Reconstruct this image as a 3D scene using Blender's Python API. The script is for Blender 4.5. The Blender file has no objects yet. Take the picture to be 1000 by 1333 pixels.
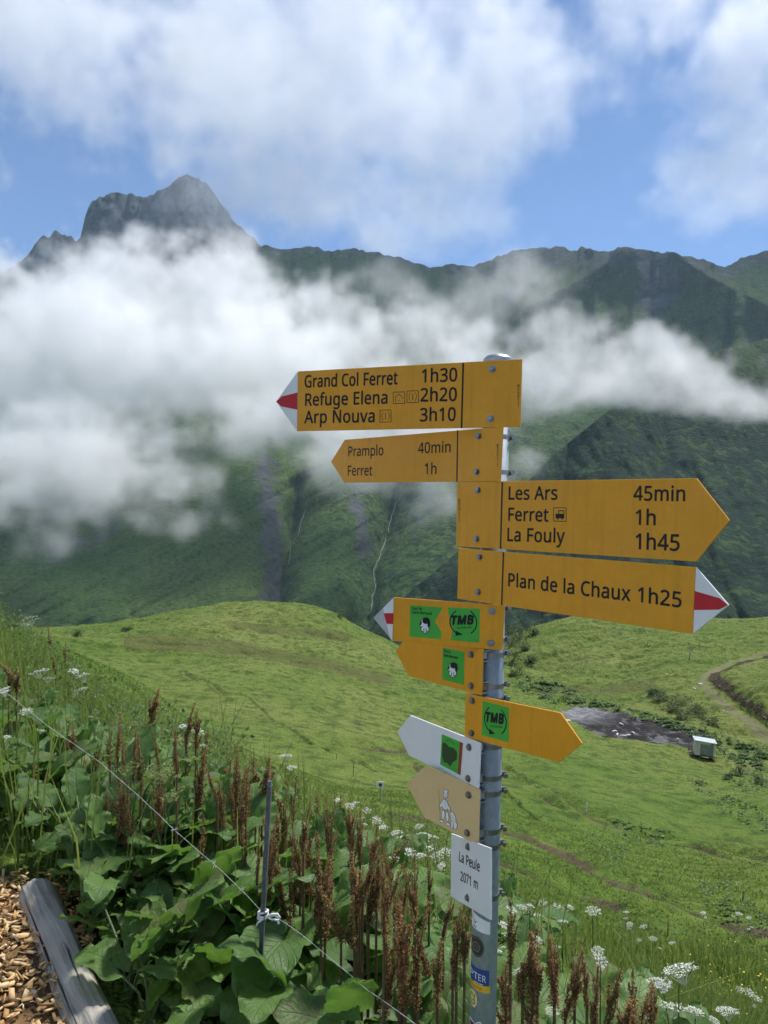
import bpy, bmesh, math, random, json
import numpy as np
from mathutils import Matrix, Vector, noise as mnoise

scene = bpy.context.scene
C = scene.collection
R = math.radians
random.seed(7)
rng = np.random.default_rng(7)

# ------------------------------------------------------------------ camera
F = 1001.6                      # focal length in photo pixels (1000 x 1333)
cam_d = bpy.data.cameras.new("camera")
cam_d.sensor_fit = 'VERTICAL'
cam_d.sensor_height = 24.0
cam_d.lens = 24.0 * F / 1333.0
cam_d.clip_start = 0.05
cam_d.clip_end = 60000
cam = bpy.data.objects.new("camera", cam_d)
C.objects.link(cam)
CAM_M = Matrix.Rotation(R(90 - 0.6), 4, 'X') @ Matrix.Rotation(R(1.1), 4, 'Z')
cam.matrix_world = CAM_M
scene.camera = cam
CAM3 = np.array(CAM_M.to_3x3())

# ------------------------------------------------------------------ light
SUN_AZ, SUN_EL = R(46), R(58)
world = bpy.data.worlds.new("World")
scene.world = world
world.use_nodes = True
wn = world.node_tree
sky = wn.nodes.new("ShaderNodeTexSky")
sky.sky_type = 'NISHITA'
sky.sun_disc = False
sky.sun_elevation = SUN_EL
sky.sun_rotation = SUN_AZ
sky.altitude = 3000
sky.air_density = 1.0
sky.dust_density = 0.0
sky.ozone_density = 4.5
wn.links.new(sky.outputs[0], wn.nodes["Background"].inputs[0])
wn.nodes["Background"].inputs[1].default_value = 0.093
sun_d = bpy.data.lights.new("sun", 'SUN')
sun_d.energy = 3.1
sun_d.angle = R(8)
sun_d.color = (1.0, 0.965, 0.91)
sun = bpy.data.objects.new("sun", sun_d)
C.objects.link(sun)
SUNV = Vector((math.sin(SUN_AZ) * math.cos(SUN_EL), math.cos(SUN_AZ) * math.cos(SUN_EL), math.sin(SUN_EL)))
sun.rotation_euler = SUNV.to_track_quat('Z', 'Y').to_euler()
sun.location = SUNV * 50

scene.view_settings.view_transform = 'Standard'
scene.view_settings.look = 'None'
scene.view_settings.exposure = 0.85
scene.view_settings.gamma = 1.0
cy = scene.cycles
cy.use_adaptive_sampling = True
cy.adaptive_threshold = 0.02
cy.use_denoising = True
cy.max_bounces = 28
cy.diffuse_bounces = 3
cy.glossy_bounces = 3
cy.transmission_bounces = 4
cy.transparent_max_bounces = 12
cy.volume_bounces = 28
cy.volume_step_rate = 3.0
cy.volume_max_steps = 160

# ------------------------------------------------------------------ helpers
def ray(u, v):
    """world direction of photo pixel (u, v) with y = 1; arrays allowed"""
    u = np.asarray(u, float); v = np.asarray(v, float)
    d = np.stack([(u - 500.0) / F, (666.5 - v) / F, -np.ones_like(u)], -1) @ CAM3.T
    return d / d[..., 1:2]

def P(u, v, Y):
    return Vector(ray(u, v) * Y)

def PA(u, v, Y):
    return ray(u, v) * np.asarray(Y, float)[..., None]

def tag(o, label=None, cat=None, group=None, kind=None):
    if label: o["label"] = label
    if cat: o["category"] = cat
    if group: o["group"] = group
    if kind: o["kind"] = kind
    return o

def empty(name, loc=(0, 0, 0), label=None, cat=None, group=None):
    o = bpy.data.objects.new(name, None)
    o.empty_display_size = 0.1
    C.objects.link(o)
    o.location = loc
    return tag(o, label, cat, group)

def mesh_obj(name, verts, faces, mat=None, parent=None, smooth=False, attrs=None):
    me = bpy.data.meshes.new(name)
    if isinstance(faces, np.ndarray):
        verts = np.asarray(verts, np.float32)
        n = faces.shape[1]
        me.vertices.add(len(verts)); me.vertices.foreach_set("co", verts.ravel())
        me.loops.add(faces.size); me.loops.foreach_set("vertex_index", faces.astype(np.int32).ravel())
        me.polygons.add(len(faces))
        me.polygons.foreach_set("loop_start", np.arange(0, faces.size, n, dtype=np.int32))
        me.update(calc_edges=True)
    else:
        me.from_pydata([tuple(v) for v in verts], [], faces)
    if smooth:
        me.polygons.foreach_set("use_smooth", np.ones(len(me.polygons), bool))
    for k, a in (attrs or {}).items():
        at = me.attributes.new(k, 'FLOAT', 'POINT')
        at.data.foreach_set("value", np.asarray(a, np.float32).ravel())
    if mat is not None:
        me.materials.append(mat)
    me.update()
    o = bpy.data.objects.new(name, me)
    C.objects.link(o)
    if parent is not None:
        o.parent = parent
    return o

def grid_faces(nr, nc):
    i = np.arange(nr - 1)[:, None] * nc + np.arange(nc - 1)[None, :]
    return np.stack([i, i + 1, i + nc + 1, i + nc], -1).reshape(-1, 4)

def _hash(ix, iy, iz):
    h = (ix.astype(np.uint32) * np.uint32(73856093)) ^ (iy.astype(np.uint32) * np.uint32(19349663)) ^ (iz.astype(np.uint32) * np.uint32(83492791))
    h ^= h >> np.uint32(13); h *= np.uint32(0x5bd1e995); h ^= h >> np.uint32(15)
    return (h & np.uint32(0xffff)).astype(np.float32) / 32767.5 - 1.0

def vnoise(p):
    f = np.floor(p); i = f.astype(np.int64); t = (p - f).astype(np.float32)
    t = t * t * t * (t * (t * 6 - 15) + 10)
    r = 0
    for dx in (0, 1):
        wx = t[..., 0] if dx else 1 - t[..., 0]
        for dy in (0, 1):
            wy = t[..., 1] if dy else 1 - t[..., 1]
            for dz in (0, 1):
                wz = t[..., 2] if dz else 1 - t[..., 2]
                r = r + wx * wy * wz * _hash(i[..., 0] + dx, i[..., 1] + dy, i[..., 2] + dz)
    return r

def fbm(p, octv=4, lac=2.03, gain=0.5, ridged=False):
    p = np.asarray(p, float); s = 0; a = 1.0; tot = 0
    for k in range(octv):
        n = vnoise(p + 17.3 * k)
        if ridged: n = 1 - 2 * np.abs(n)
        s = s + a * n; tot += a; a *= gain; p = p * lac
    return s / tot

def P3(*a):
    return np.stack(np.broadcast_arrays(*a), -1)

def sstep(a, b, x):
    t = np.clip((x - a) / (b - a), 0, 1)
    return t * t * (3 - 2 * t)

def polyline_dist(u, v, pts):
    """signed-less distance in the plane to a polyline"""
    d = np.full(np.broadcast(u, v).shape, 1e9)
    for (ax, ay), (bx, by) in zip(pts[:-1], pts[1:]):
        ex, ey = bx - ax, by - ay
        t = np.clip(((u - ax) * ex + (v - ay) * ey) / (ex * ex + ey * ey), 0, 1)
        d = np.minimum(d, np.hypot(u - ax - t * ex, v - ay - t * ey))
    return d

def in_poly(u, v, pts):
    inside = np.zeros(np.broadcast(u, v).shape, bool)
    n = len(pts)
    for i in range(n):
        x1, y1 = pts[i]; x2, y2 = pts[(i + 1) % n]
        c = ((y1 > v) != (y2 > v)) & (u < (x2 - x1) * (v - y1) / (y2 - y1 + 1e-9) + x1)
        inside ^= c
    return inside

# ------------------------------------------------------------------ materials
class NT:
    """small node-tree writer"""
    def __init__(s, name):
        s.m = bpy.data.materials.new(name); s.m.use_nodes = True
        s.t = s.m.node_tree; s.n = s.t.nodes
        s.b = s.n["Principled BSDF"]; s.out = s.n["Material Output"]
    def node(s, typ, **kw):
        n = s.n.new(typ)
        for k, v in kw.items():
            setattr(n, k, v)
        return n
    def link(s, a, b):
        s.t.links.new(a, b)
    def setv(s, sock, v):
        if hasattr(v, "is_output"): s.link(v, sock)
        elif v is not None:
            if isinstance(v, (tuple, list)) and len(v) == 3 and sock.type == 'RGBA': v = (*v, 1)
            sock.default_value = v
    def coord(s, which="Object", scale=None, vec=None):
        if vec is None: vec = s.node("ShaderNodeTexCoord").outputs[which]
        if scale is None: return vec
        mp = s.node("ShaderNodeMapping")
        mp.inputs["Scale"].default_value = scale if isinstance(scale, (tuple, list)) else (scale,) * 3
        s.link(vec, mp.inputs[0])
        return mp.outputs[0]
    def noise(s, vec, scale=5, detail=4, rough=0.55, dist=0.0):
        n = s.node("ShaderNodeTexNoise")
        n.inputs["Scale"].default_value = scale; n.inputs["Detail"].default_value = detail
        n.inputs["Roughness"].default_value = rough; n.inputs["Distortion"].default_value = dist
        s.link(vec, n.inputs["Vector"])
        return n.outputs["Fac"]
    def voro(s, vec, scale=5, feature='F1', out="Distance"):
        n = s.node("ShaderNodeTexVoronoi"); n.feature = feature
        n.inputs["Scale"].default_value = scale
        s.link(vec, n.inputs["Vector"])
        return n.outputs[out]
    def ramp(s, fac, stops, interp='LINEAR'):
        r = s.node("ShaderNodeValToRGB"); r.color_ramp.interpolation = interp
        el = r.color_ramp.elements
        while len(el) < len(stops): el.new(0.5)
        for e, (p, c) in zip(el, stops):
            e.position = p
            e.color = (*c, 1) if isinstance(c, (tuple, list)) else (c, c, c, 1)
        s.link(fac, r.inputs[0])
        return r.outputs[0]
    def mix(s, fac, a, b, mode='MIX'):
        n = s.node("ShaderNodeMix"); n.data_type = 'RGBA'; n.blend_type = mode
        s.setv(n.inputs[0], fac); s.setv(n.inputs[6], a); s.setv(n.inputs[7], b)
        return n.outputs[2]
    def math(s, op, a, b=None, c=None, clamp=False):
        n = s.node("ShaderNodeMath"); n.operation = op; n.use_clamp = clamp
        s.setv(n.inputs[0], a)
        if b is not None: s.setv(n.inputs[1], b)
        if c is not None: s.setv(n.inputs[2], c)
        return n.outputs[0]
    def attr(s, name, out="Fac"):
        n = s.node("ShaderNodeAttribute"); n.attribute_name = name
        return n.outputs[out]
    def rand(s):
        return s.node("ShaderNodeObjectInfo").outputs["Random"]
    def bump(s, h, strength=0.3, dist=0.01):
        n = s.node("ShaderNodeBump")
        n.inputs["Strength"].default_value = strength; n.inputs["Distance"].default_value = dist
        s.link(h, n.inputs["Height"]); s.link(n.outputs[0], s.b.inputs["Normal"])
    def done(s, color=None, rough=0.6, metal=0.0, spec=0.5):
        if color is not None: s.setv(s.b.inputs["Base Color"], color)
        s.setv(s.b.inputs["Roughness"], rough); s.setv(s.b.inputs["Metallic"], metal)
        s.b.inputs["Specular IOR Level"].default_value = spec
        return s.m

def simple(name, col, rough=0.5, metal=0.0, spec=0.5, var=0.0, scale=40, bump=0.0):
    t = NT(name)
    c = col
    if var:
        nz = t.noise(t.coord(), scale, 5, 0.6)
        k0 = tuple(x * (1 - var) for x in col); k1 = tuple(min(1, x * (1 + var)) for x in col)
        c = t.ramp(nz, [(0.3, k0), (0.7, k1)])
        if bump: t.bump(nz, bump, 0.002)
    return t.done(c, rough, metal, spec)

# ------------------------------------------------------------------ far mountains
def mountain_mat(name, grass, grass2, shrub, rock, shrub_amt, rock_scale=1.0):
    t = NT(name)
    co = t.coord("Object")
    big = t.noise(co, 0.004, 5, 0.6)
    fine = t.noise(co, 0.035, 6, 0.68)
    tiny = t.noise(co, 0.12, 4, 0.7)
    g = t.mix(t.ramp(big, [(0.35, 0), (0.65, 1)]), grass, grass2)
    g = t.mix(t.ramp(tiny, [(0.35, 0.0), (0.65, 0.85)]), g, tuple(x * 0.42 for x in grass))
    sh = t.math('ADD', t.math('MULTIPLY', fine, 0.7), t.math('MULTIPLY', tiny, 0.3))
    sh = t.math('ADD', sh, t.math('MULTIPLY', t.attr("shrub"), 0.35))
    g = t.mix(t.ramp(sh, [(0.62 - shrub_amt, 0), (0.70 - shrub_amt, 1)]), g, shrub)
    rk = t.noise(t.coord("Object", (0.01 * rock_scale, 0.01 * rock_scale, 0.03 * rock_scale)), 1.0, 8, 0.7, 0.6)
    rcol = t.ramp(rk, [(0.3, tuple(x * 0.45 for x in rock)), (0.5, rock), (0.7, tuple(min(1, x * 1.6) for x in rock))])
    rf = t.math('ADD', t.attr("rock"), t.math('MULTIPLY', t.math('SUBTRACT', fine, 0.5), 1.6))
    col = t.mix(t.ramp(rf, [(0.42, 0), (0.58, 1)]), g, rcol)
    n = t.node("ShaderNodeBump"); n.inputs["Strength"].default_value = 0.9; n.inputs["Distance"].default_value = 22.0
    t.link(t.math('ADD', rk, t.math('ADD', t.math('MULTIPLY', fine, 0.9), t.math('MULTIPLY', tiny, 0.35))), n.inputs["Height"])
    t.link(n.outputs[0], t.b.inputs["Normal"])
    return t.done(col, 0.95, 0, 0.15)

def interp_rows(rows, u, nt):
    """rows: list of (knots u,v,Y); returns v,Y arrays (nt, len(u)) by monotone interpolation along the rows"""
    V = []; Yq = []
    for kn in rows:
        k = np.array(kn, float)
        V.append(np.interp(u, k[:, 0], k[:, 1])); Yq.append(np.interp(u, k[:, 0], k[:, 2]))
    V = np.array(V); Yq = np.array(Yq)
    tt = np.linspace(0, len(rows) - 1, nt)
    i = np.clip(tt.astype(int), 0, len(rows) - 2); f = (tt - i)[:, None]
    return V[i] * (1 - f) + V[i + 1] * f, Yq[i] * (1 - f) + Yq[i + 1] * f

def mountain(name, label, rows, u0, u1, nu, nt, mat, disp, rock=None, shrub=None, ridge_row=None):
    u = np.linspace(u0, u1, nu)
    V, Y = interp_rows(rows, u, nt)
    U = np.broadcast_to(u, V.shape)
    Y = Y + disp(U, V, Y)
    co = PA(U, V, Y)
    at = {"rock": rock(U, V) if rock else np.zeros_like(V), "shrub": shrub(U, V) if shrub else np.zeros_like(V)}
    o = mesh_obj(name, co.reshape(-1, 3), grid_faces(nt, nu), mat, None, True, at)
    return tag(o, label, "mountain", None, "structure")

def jag(k, amp, step, seed, wob=0.7):
    """roughen a skyline polyline"""
    r = np.random.default_rng(seed); k = np.array(k, float)
    u = np.arange(k[0, 0], k[-1, 0], step)
    v = np.interp(u, k[:, 0], k[:, 1]) + amp * (r.normal(size=len(u)) * wob * 0.6 + np.repeat(r.normal(size=len(u) // 4 + 1), 4)[:len(u)] * 0.5)
    Y = np.interp(u, k[:, 0], k[:, 2])
    return np.stack([u, v, Y], 1)

G1 = [(392, 600), (388, 660), (380, 700), (366, 745), (362, 810)]
G2 = [(520, 600), (508, 670), (499, 712), (488, 742), (489, 765), (478, 810)]
M_slope = mountain_mat("alpine_slope", (0.065, 0.130, 0.026), (0.125, 0.180, 0.040), (0.018, 0.042, 0.014), (0.095, 0.10, 0.105), 0.08)
M_spur = mountain_mat("shrubby_slope", (0.050, 0.095, 0.026), (0.075, 0.125, 0.030), (0.014, 0.034, 0.016), (0.11, 0.11, 0.11), 0.10)
M_rock = mountain_mat("bare_rock", (0.06, 0.08, 0.03), (0.07, 0.09, 0.04), (0.05, 0.06, 0.03), (0.062, 0.068, 0.078), 0.0, 0.8)

RIDGE = [(-700, 420, 3000), (0, 400, 3000), (200, 372, 3000), (300, 340, 3000), (345, 318, 3000), (370, 323, 3000), (400, 320, 3000), (430, 325, 3000), (470, 323, 3000),
         (490, 331, 3000), (520, 335, 3000), (560, 346, 3000), (610, 346, 3000), (650, 335, 2950), (680, 323, 2900), (710, 321, 2900), (740, 323, 2900),
         (780, 327, 2850), (810, 320, 2800), (840, 325, 2750), (870, 328, 2700), (910, 336, 2650), (948, 347, 2650), (965, 336, 2700), (1000, 325, 2700), (1060, 316, 2700), (1800, 330, 2700)]

def disp_main(U, V, Y):
    d = 0
    for g, w, a in ((G1, 24, 190), (G2, 28, 180)):
        dist = polyline_dist(U, V, g)
        d = d + a * np.exp(-dist / w) * sstep(590, 660, V)
    d = d + 100 * np.exp(-polyline_dist(U, V, [(760, 330), (740, 400), (700, 480)]) / 40)
    d = d - 150 * np.exp(-polyline_dist(U, V, [(880, 330), (905, 350), (960, 380), (1050, 420)]) / 30)
    d = d - 110 * np.exp(-polyline_dist(U, V, [(810, 322), (780, 350), (690, 400)]) / 20)
    # diagonal ribs running down to the left on the left-hand slope
    s = (U + 1.9 * V)
    n = fbm(P3(s / 60, (V - U * 0.3) / 260, 0 * V), 4, ridged=True)
    n2 = fbm(P3(U / 26, V / 70, 0 * V + 5), 4, ridged=True)
    far = sstep(620, 420, V)
    env = sstep(0.0, 0.1, 1 - far) * 0 + 1
    return d + (n * 26 * (1 - far * 0.3) + n2 * (13 + 60 * far)) * env

def rock_main(U, V):
    r = 0.66 * np.exp(-(polyline_dist(U, V, [(345, 600), (352, 680), (358, 750), (352, 800)]) / 22) ** 2)
    r = np.maximum(r, 0.62 * np.exp(-(polyline_dist(U, V, [(460, 640), (470, 680), (476, 720)]) / 16) ** 2))
    r = np.maximum(r, 0.5 * np.exp(-(polyline_dist(U, V, [(60, 720), (140, 690), (110, 660)]) / 30) ** 2))
    rid = np.interp(U, [k[0] for k in RIDGE], [k[1] for k in RIDGE])
    band = 14 + 22 * sstep(560, 680, U) * (1 - 0.6 * sstep(860, 960, U))
    r = np.maximum(r, 0.56 * sstep(band + 20, band - 18, V - rid))
    r = np.maximum(r, 0.85 * np.exp(-(polyline_dist(U, V, [(850, 345), (870, 370), (850, 390)]) / 30) ** 2))
    return r

mountain("mountain", "long grassy massif with grey ridge line behind the cloud bank",
         [[(-700, 1000, 800), (1800, 1000, 800)], [(-700, 800, 1150), (600, 800, 1150), (1800, 800, 1200)], [(-700, 640, 1600), (600, 640, 1650), (1800, 640, 1600)],
          [(-700, 490, 2200), (600, 490, 2250), (1800, 490, 2100)], jag(RIDGE, 2.2, 4, 3), [(k[0], k[1] + 70, k[2] + 500) for k in RIDGE]],
         -700, 1800, 900, 330, M_slope, disp_main, rock_main, lambda U, V: 0.4 * sstep(300, 560, U) * sstep(480, 600, V) - 0.2 - 0.55 * sstep(680, 840, U) * sstep(520, 440, V))  # fewer shrubs at upper right put sunlit brightness into the slope colour

PEAK = [(-420, 560, 3700), (-200, 450, 3700), (-60, 420, 3650), (0, 356, 3600), (34, 336, 3600), (44, 319, 3600), (56, 306, 3600), (64, 309, 3600), (73, 298, 3600), (81, 306, 3610), (92, 307, 3620), (101, 316, 3640), (106, 308, 3640), (110, 284, 3650), (119, 262, 3660),
        (135, 253, 3680), (150, 250, 3680), (170, 251, 3690), (185, 257, 3700), (204, 250, 3700), (222, 240, 3720), (232, 229, 3720), (242, 226, 3720), (256, 232, 3720), (272, 242, 3720), (290, 268, 3700),
        (310, 292, 3680), (325, 308, 3660), (345, 322, 3650), (420, 350, 3650), (600, 420, 3600)]

def disp_peak(U, V, Y):
    n = fbm(P3(U / 30 + V / 90, V / 70, 0 * V + 3), 5, ridged=True)
    n2 = fbm(P3(U / 9, V / 16, 0 * V + 8), 4, ridged=True)
    d = -170 * np.exp(-polyline_dist(U, V, [(236, 227), (205, 300), (190, 400)]) / 30) - 120 * np.exp(-polyline_dist(U, V, [(150, 250), (128, 300), (110, 400)]) / 22)
    d = d - 90 * np.exp(-polyline_dist(U, V, [(73, 300), (80, 360)]) / 18) + 90 * np.exp(-polyline_dist(U, V, [(104, 306), (106, 380)]) / 10)
    return d + n * 110 + n2 * 42

mountain("rocky_peak", "dark rocky double peak standing behind the cloud on the left",
         [[(-420, 620, 2900), (600, 560, 2900)], [(-420, 590, 3200), (-100, 470, 3200), (100, 400, 3250), (240, 380, 3250), (340, 400, 3250), (600, 480, 3300)], jag(PEAK, 2.2, 3, 5), [(k[0], k[1] + 90, k[2] + 400) for k in PEAK]],
         -420, 600, 520, 220, M_rock, disp_peak, lambda U, V: np.ones_like(V))

SPUR = [(440, 900, 800), (470, 832, 860), (492, 806, 900), (540, 765, 950), (596, 718, 1000), (660, 655, 1060), (720, 592, 1130), (800, 528, 1220), (860, 492, 1320), (930, 458, 1420), (1000, 440, 1500), (1300, 380, 1600), (1800, 380, 1700)]

def disp_spur(U, V, Y):
    n = fbm(P3((U - 0.5 * V) / 45, V / 140, 0 * V + 2), 4, ridged=True)
    n2 = fbm(P3(U / 11, V / 18, 0 * V + 9), 4)
    d = 70 * np.exp(-polyline_dist(U, V, [(740, 580), (730, 680), (700, 800)]) / 25) + 60 * np.exp(-polyline_dist(U, V, [(880, 520), (850, 640), (800, 800)]) / 28)
    return d + n * 24 + n2 * 12

mountain("shrubby_spur", "dark shrubby valley side behind the signs on the right",
         [[(440, 960, 560), (1800, 1000, 560)], [(440, 920, 700), (600, 800, 760), (1800, 800, 760)], SPUR, [(k[0], k[1] + 40, k[2] + 260) for k in SPUR]],
         440, 1800, 560, 240, M_spur, disp_spur, lambda U, V: 0.25 * sstep(0.2, 0.5, fbm(P3(U / 30, V / 12, 0 * V), 3)) , lambda U, V: 0.30 - 0.45 * sstep(560, 480, V))
# ------------------------------------------------------------------ ground: one sheet from the path at our feet to beyond the knolls
def proj(p):
    """world points -> photo pixels"""
    q = np.asarray(p, float) @ CAM3
    return 500.0 + F * q[..., 0] / -q[..., 2], 666.5 - F * q[..., 1] / -q[..., 2]

def pix(x, y, z):
    u, v = proj(np.array([[x, y, z]])); return u[0], v[0]

GC = [  # ground control points: photo pixel and distance
    (390, 790, 140), (312, 794, 138), (430, 794, 141), (468, 818, 145), (520, 843, 150), (560, 870, 152), (234, 803, 132), (156, 820, 124), (100, 826, 120), (30, 824, 120), (-150, 800, 125), (330, 838, 112), (430, 860, 106),
    (200, 862, 92), (300, 880, 80), (500, 900, 88), (250, 925, 58), (380, 905, 72), (430, 960, 52), (480, 962, 56), (450, 1030, 35), (330, 985, 35), (560, 902, 92),
    (600, 1100, 18), (570, 1050, 28), (640, 1000, 55), (640, 905, 105), (640, 870, 135), (680, 840, 150), (700, 822, 160), (740, 806, 168), (800, 803, 172), (850, 808, 176), (900, 810, 182), (1000, 806, 188), (1150, 800, 190),
    (700, 1000, 58), (900, 990, 80), (800, 945, 95), (750, 930, 104), (700, 885, 128), (800, 870, 135), (880, 880, 122), (915, 895, 112), (930, 868, 128), (1000, 850, 138), (1000, 962, 92), (1000, 920, 100), (960, 930, 100), (1150, 940, 100), (1000, 1050, 50), (900, 1100, 36), (1000, 1200, 17), (850, 1170, 17), (760, 1130, 20), (1150, 1150, 20),
    (700, 1100, 26), (800, 1060, 40)]
GW = [  # and in metres round the camera (x, y, z): the flat chip path on the left, the bank falling away to the right
    (-1.5, 0.7, -1.56), (-1.3, 1.6, -1.55), (-1.0, 2.4, -1.55), (-1.6, 3.4, -1.52), (-2.6, 3.6, -1.45), (-3.5, 2.0, -1.4), (0, 0.6, -1.58), (1.2, 0.7, -1.75), (0.26, 1.77, -1.80), (-0.37, 2.3, -1.72), (-0.75, 2.6, -1.60),
    (-4.5, 8.5, -1.75), (-3.6, 9, -2.5), (-2.6, 8.5, -2.85), (-1.2, 8, -3.2), (0.4, 7, -3.4), (1.4, 6.5, -4.05), (2.9, 5.5, -4.2), (2.2, 3.5, -2.9), (-2.6, 5.5, -1.75), (-1.5, 5, -2.0), (-0.2, 4.2, -2.3), (1.0, 3.6, -2.45), (1.6, 2.0, -2.15), (-2.4, 4.2, -1.55),
    (-7, 10, -1.0), (-8, 5, -0.6), (-6, 20, -5.0), (-12, 30, -7.0), (-3, 16, -6.4), (1, 11, -5.6), (4.5, 9, -5.7), (6, 4, -4.4), (8, 7, -6.0), (-12, 14, -1.5)]
gp = [(ray(u, v)[0], math.log(Y), ray(u, v)[2]) for u, v, Y in GC] + [(x / y, math.log(y), z / y) for x, y, z in GW]
for s in np.linspace(-1.6, 1.6, 9):     # beyond the crests the ground drops to the valley
    gp += [(s, math.log(240), -60 / 240), (s, math.log(420), -170 / 420), (s, math.log(800), -330 / 800)]
gp = np.array(gp)
GX = gp[:, :2] * (2.2, 1.0)
def _tps(d): return np.where(d > 0, d * d * np.log(d + 1e-12), 0)
_n = len(GX)
_A = np.zeros((_n + 3, _n + 3))
_A[:_n, :_n] = _tps(np.linalg.norm(GX[:, None] - GX[None], axis=-1)) + np.eye(_n) * 0.002
_A[:_n, _n] = 1; _A[:_n, _n + 1:] = GX; _A[_n, :_n] = 1; _A[_n + 1:, :_n] = GX.T
_W = np.linalg.solve(_A, np.concatenate([gp[:, 2], np.zeros(3)]))

def base_ground(x, y):
    x = np.asarray(x, float); y = np.maximum(np.asarray(y, float), 0.4)
    q = np.stack([np.clip(x / y, -2.4, 2.4) * 2.2, np.log(y)], -1)
    r = np.zeros(x.shape)
    for k in range(_n):
        r += _W[k] * _tps(np.hypot(q[..., 0] - GX[k, 0], q[..., 1] - GX[k, 1]))
    r += _W[_n] + q[..., 0] * _W[_n + 1] + q[..., 1] * _W[_n + 2]
    return r * y

TRACK = [(1010, 968), (960, 932), (928, 908), (912, 892), (925, 878), (955, 864), (985, 855), (1010, 850)]
MUD = [(730, 930), (745, 922), (765, 921), (800, 930), (850, 942), (880, 950), (912, 955), (930, 966), (915, 982), (880, 976), (830, 966), (780, 954), (745, 942)]
BANK = [(918, 884), (935, 878), (962, 868), (1000, 858), (1080, 850), (1080, 985), (1010, 955), (965, 922), (935, 904)]
RUTS = [([(640, 1082), (690, 1096), (730, 1110), (802, 1150), (874, 1175), (946, 1204), (1010, 1225)], 7, 0.28), ([(640, 1122), (690, 1138), (730, 1153), (791, 1175), (838, 1196), (892, 1214)], 6, 0.25),
        ([(840, 1160), (900, 1190), (1010, 1215)], 6, 0.15),
        ([(440, 965), (560, 985), (658, 1000), (690, 1020), (748, 1049), (784, 1063), (827, 1085), (906, 1103), (1010, 1126)], 3.0, 0.3), ([(700, 1040), (760, 1062), (850, 1098), (950, 1120)], 2, 0.2),
        ([(240, 880), (266, 890), (296, 908), (324, 913), (352, 936), (388, 957), (420, 979), (490, 1015)], 1.3, 0.16), ([(350, 900), (420, 925), (500, 950)], 1.2, 0.12), ([(640, 1020), (700, 1075), (760, 1095)], 2, 0.2), ([(540, 1000), (560, 1030), (580, 1058), (600, 1080)], 5, 0.15), ([(500, 1060), (560, 1068), (620, 1085)], 6, 0.15)]

def ground_z(x, y, full=False):
    x = np.asarray(x, float); y = np.asarray(y, float)
    z = base_ground(x, y)
    u, v = proj(P3(x, np.maximum(y, 0.4), z))
    far = sstep(14, 45, y)
    p = P3(x, y, 0 * x)
    z = z + far * (0.8 * fbm(p / 13, 4) + 0.28 * fbm(p / P3(9.0, 3.0, 1.0), 5, ridged=True)) + sstep(60, 100, y) * 0.42 * fbm(p / P3(5.0, 2.2, 1.0) + 3, 4, ridged=True) + sstep(90, 150, y) * 1.3 * fbm(p / 26 + 9, 3)
    z = z + (1 - far) * (0.05 * fbm(p / 0.8, 3)) * sstep(2.5, 4.5, y) + sstep(5, 10, y) * (1 - far) * 0.16 * fbm(p / 2.4, 4)
    # cattle steps on the right-hand knoll
    kn = np.exp(-(((u - 740) / 95) ** 2 + ((v - 862) / 32) ** 2)) * far
    z = z + kn * 1.1 * fbm(P3((x + 0.35 * y) / 12, (y - 0.5 * x) / 3.6, 0 * x + 4), 4, ridged=True)
    bk = in_poly(u, v, BANK) & (y > 60)
    db = polyline_dist(u, v, TRACK)
    z = z + np.where(bk, 1.5 * sstep(3, 24, db + 5 * fbm(p / 5, 2)) * (1 + 0.25 * fbm(p / 4, 3)), 0)
    low = np.exp(-(((u - 880) / 50) ** 2 + ((v - 922) / 16) ** 2)) * (y > 60)
    z = z - 0.8 * low * sstep(30, 5, polyline_dist(u, v, [(830, 905), (900, 935), (960, 965)]))
    dirt = np.zeros_like(z)
    wob = fbm(p / P3(0.14 * y, 0.14 * y, 1.0 + 0 * y), 3)
    for pl, w, dep in RUTS:
        d = polyline_dist(u, v, pl) * (1 + 0.9 * wob)
        k = np.exp(-(d / w) ** 2) * (y > 6)
        z = z - dep * k + 0.4 * dep * np.exp(-((d - 2.2 * w) / w) ** 2) * (y > 6)
        dirt = np.maximum(dirt, k * (0.75 if w > 4 else 0.55))
    if not full: return z
    mud = (in_poly(u, v + 4 * wob, MUD) & (y > 60)).astype(float)
    trk = np.exp(-(db / np.interp(v, [850, 880, 965], [2.2, 4, 8])) ** 2) * (y > 60)
    pathm = sstep(0.12, -0.12, (x + 0.92) + 0.28 * (y - 2.4) + 0.08 * fbm(p * 2, 2)) * sstep(3.12, 2.95, y) 
    soil = np.where(bk, np.exp(-((db - 9) / 9) ** 2), 0)
    gravel = sstep(825, 760, u + 14 * wob) * sstep(946, 934, v + 3 * wob) * mud
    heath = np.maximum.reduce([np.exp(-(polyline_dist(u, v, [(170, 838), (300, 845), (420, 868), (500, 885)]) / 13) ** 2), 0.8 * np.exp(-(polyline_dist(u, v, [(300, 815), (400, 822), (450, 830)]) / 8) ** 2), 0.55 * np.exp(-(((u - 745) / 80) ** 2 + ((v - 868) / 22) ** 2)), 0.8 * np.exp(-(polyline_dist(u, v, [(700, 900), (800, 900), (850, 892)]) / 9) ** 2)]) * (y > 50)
    return z, dirt, mud, trk, pathm, soil, heath, gravel

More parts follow.
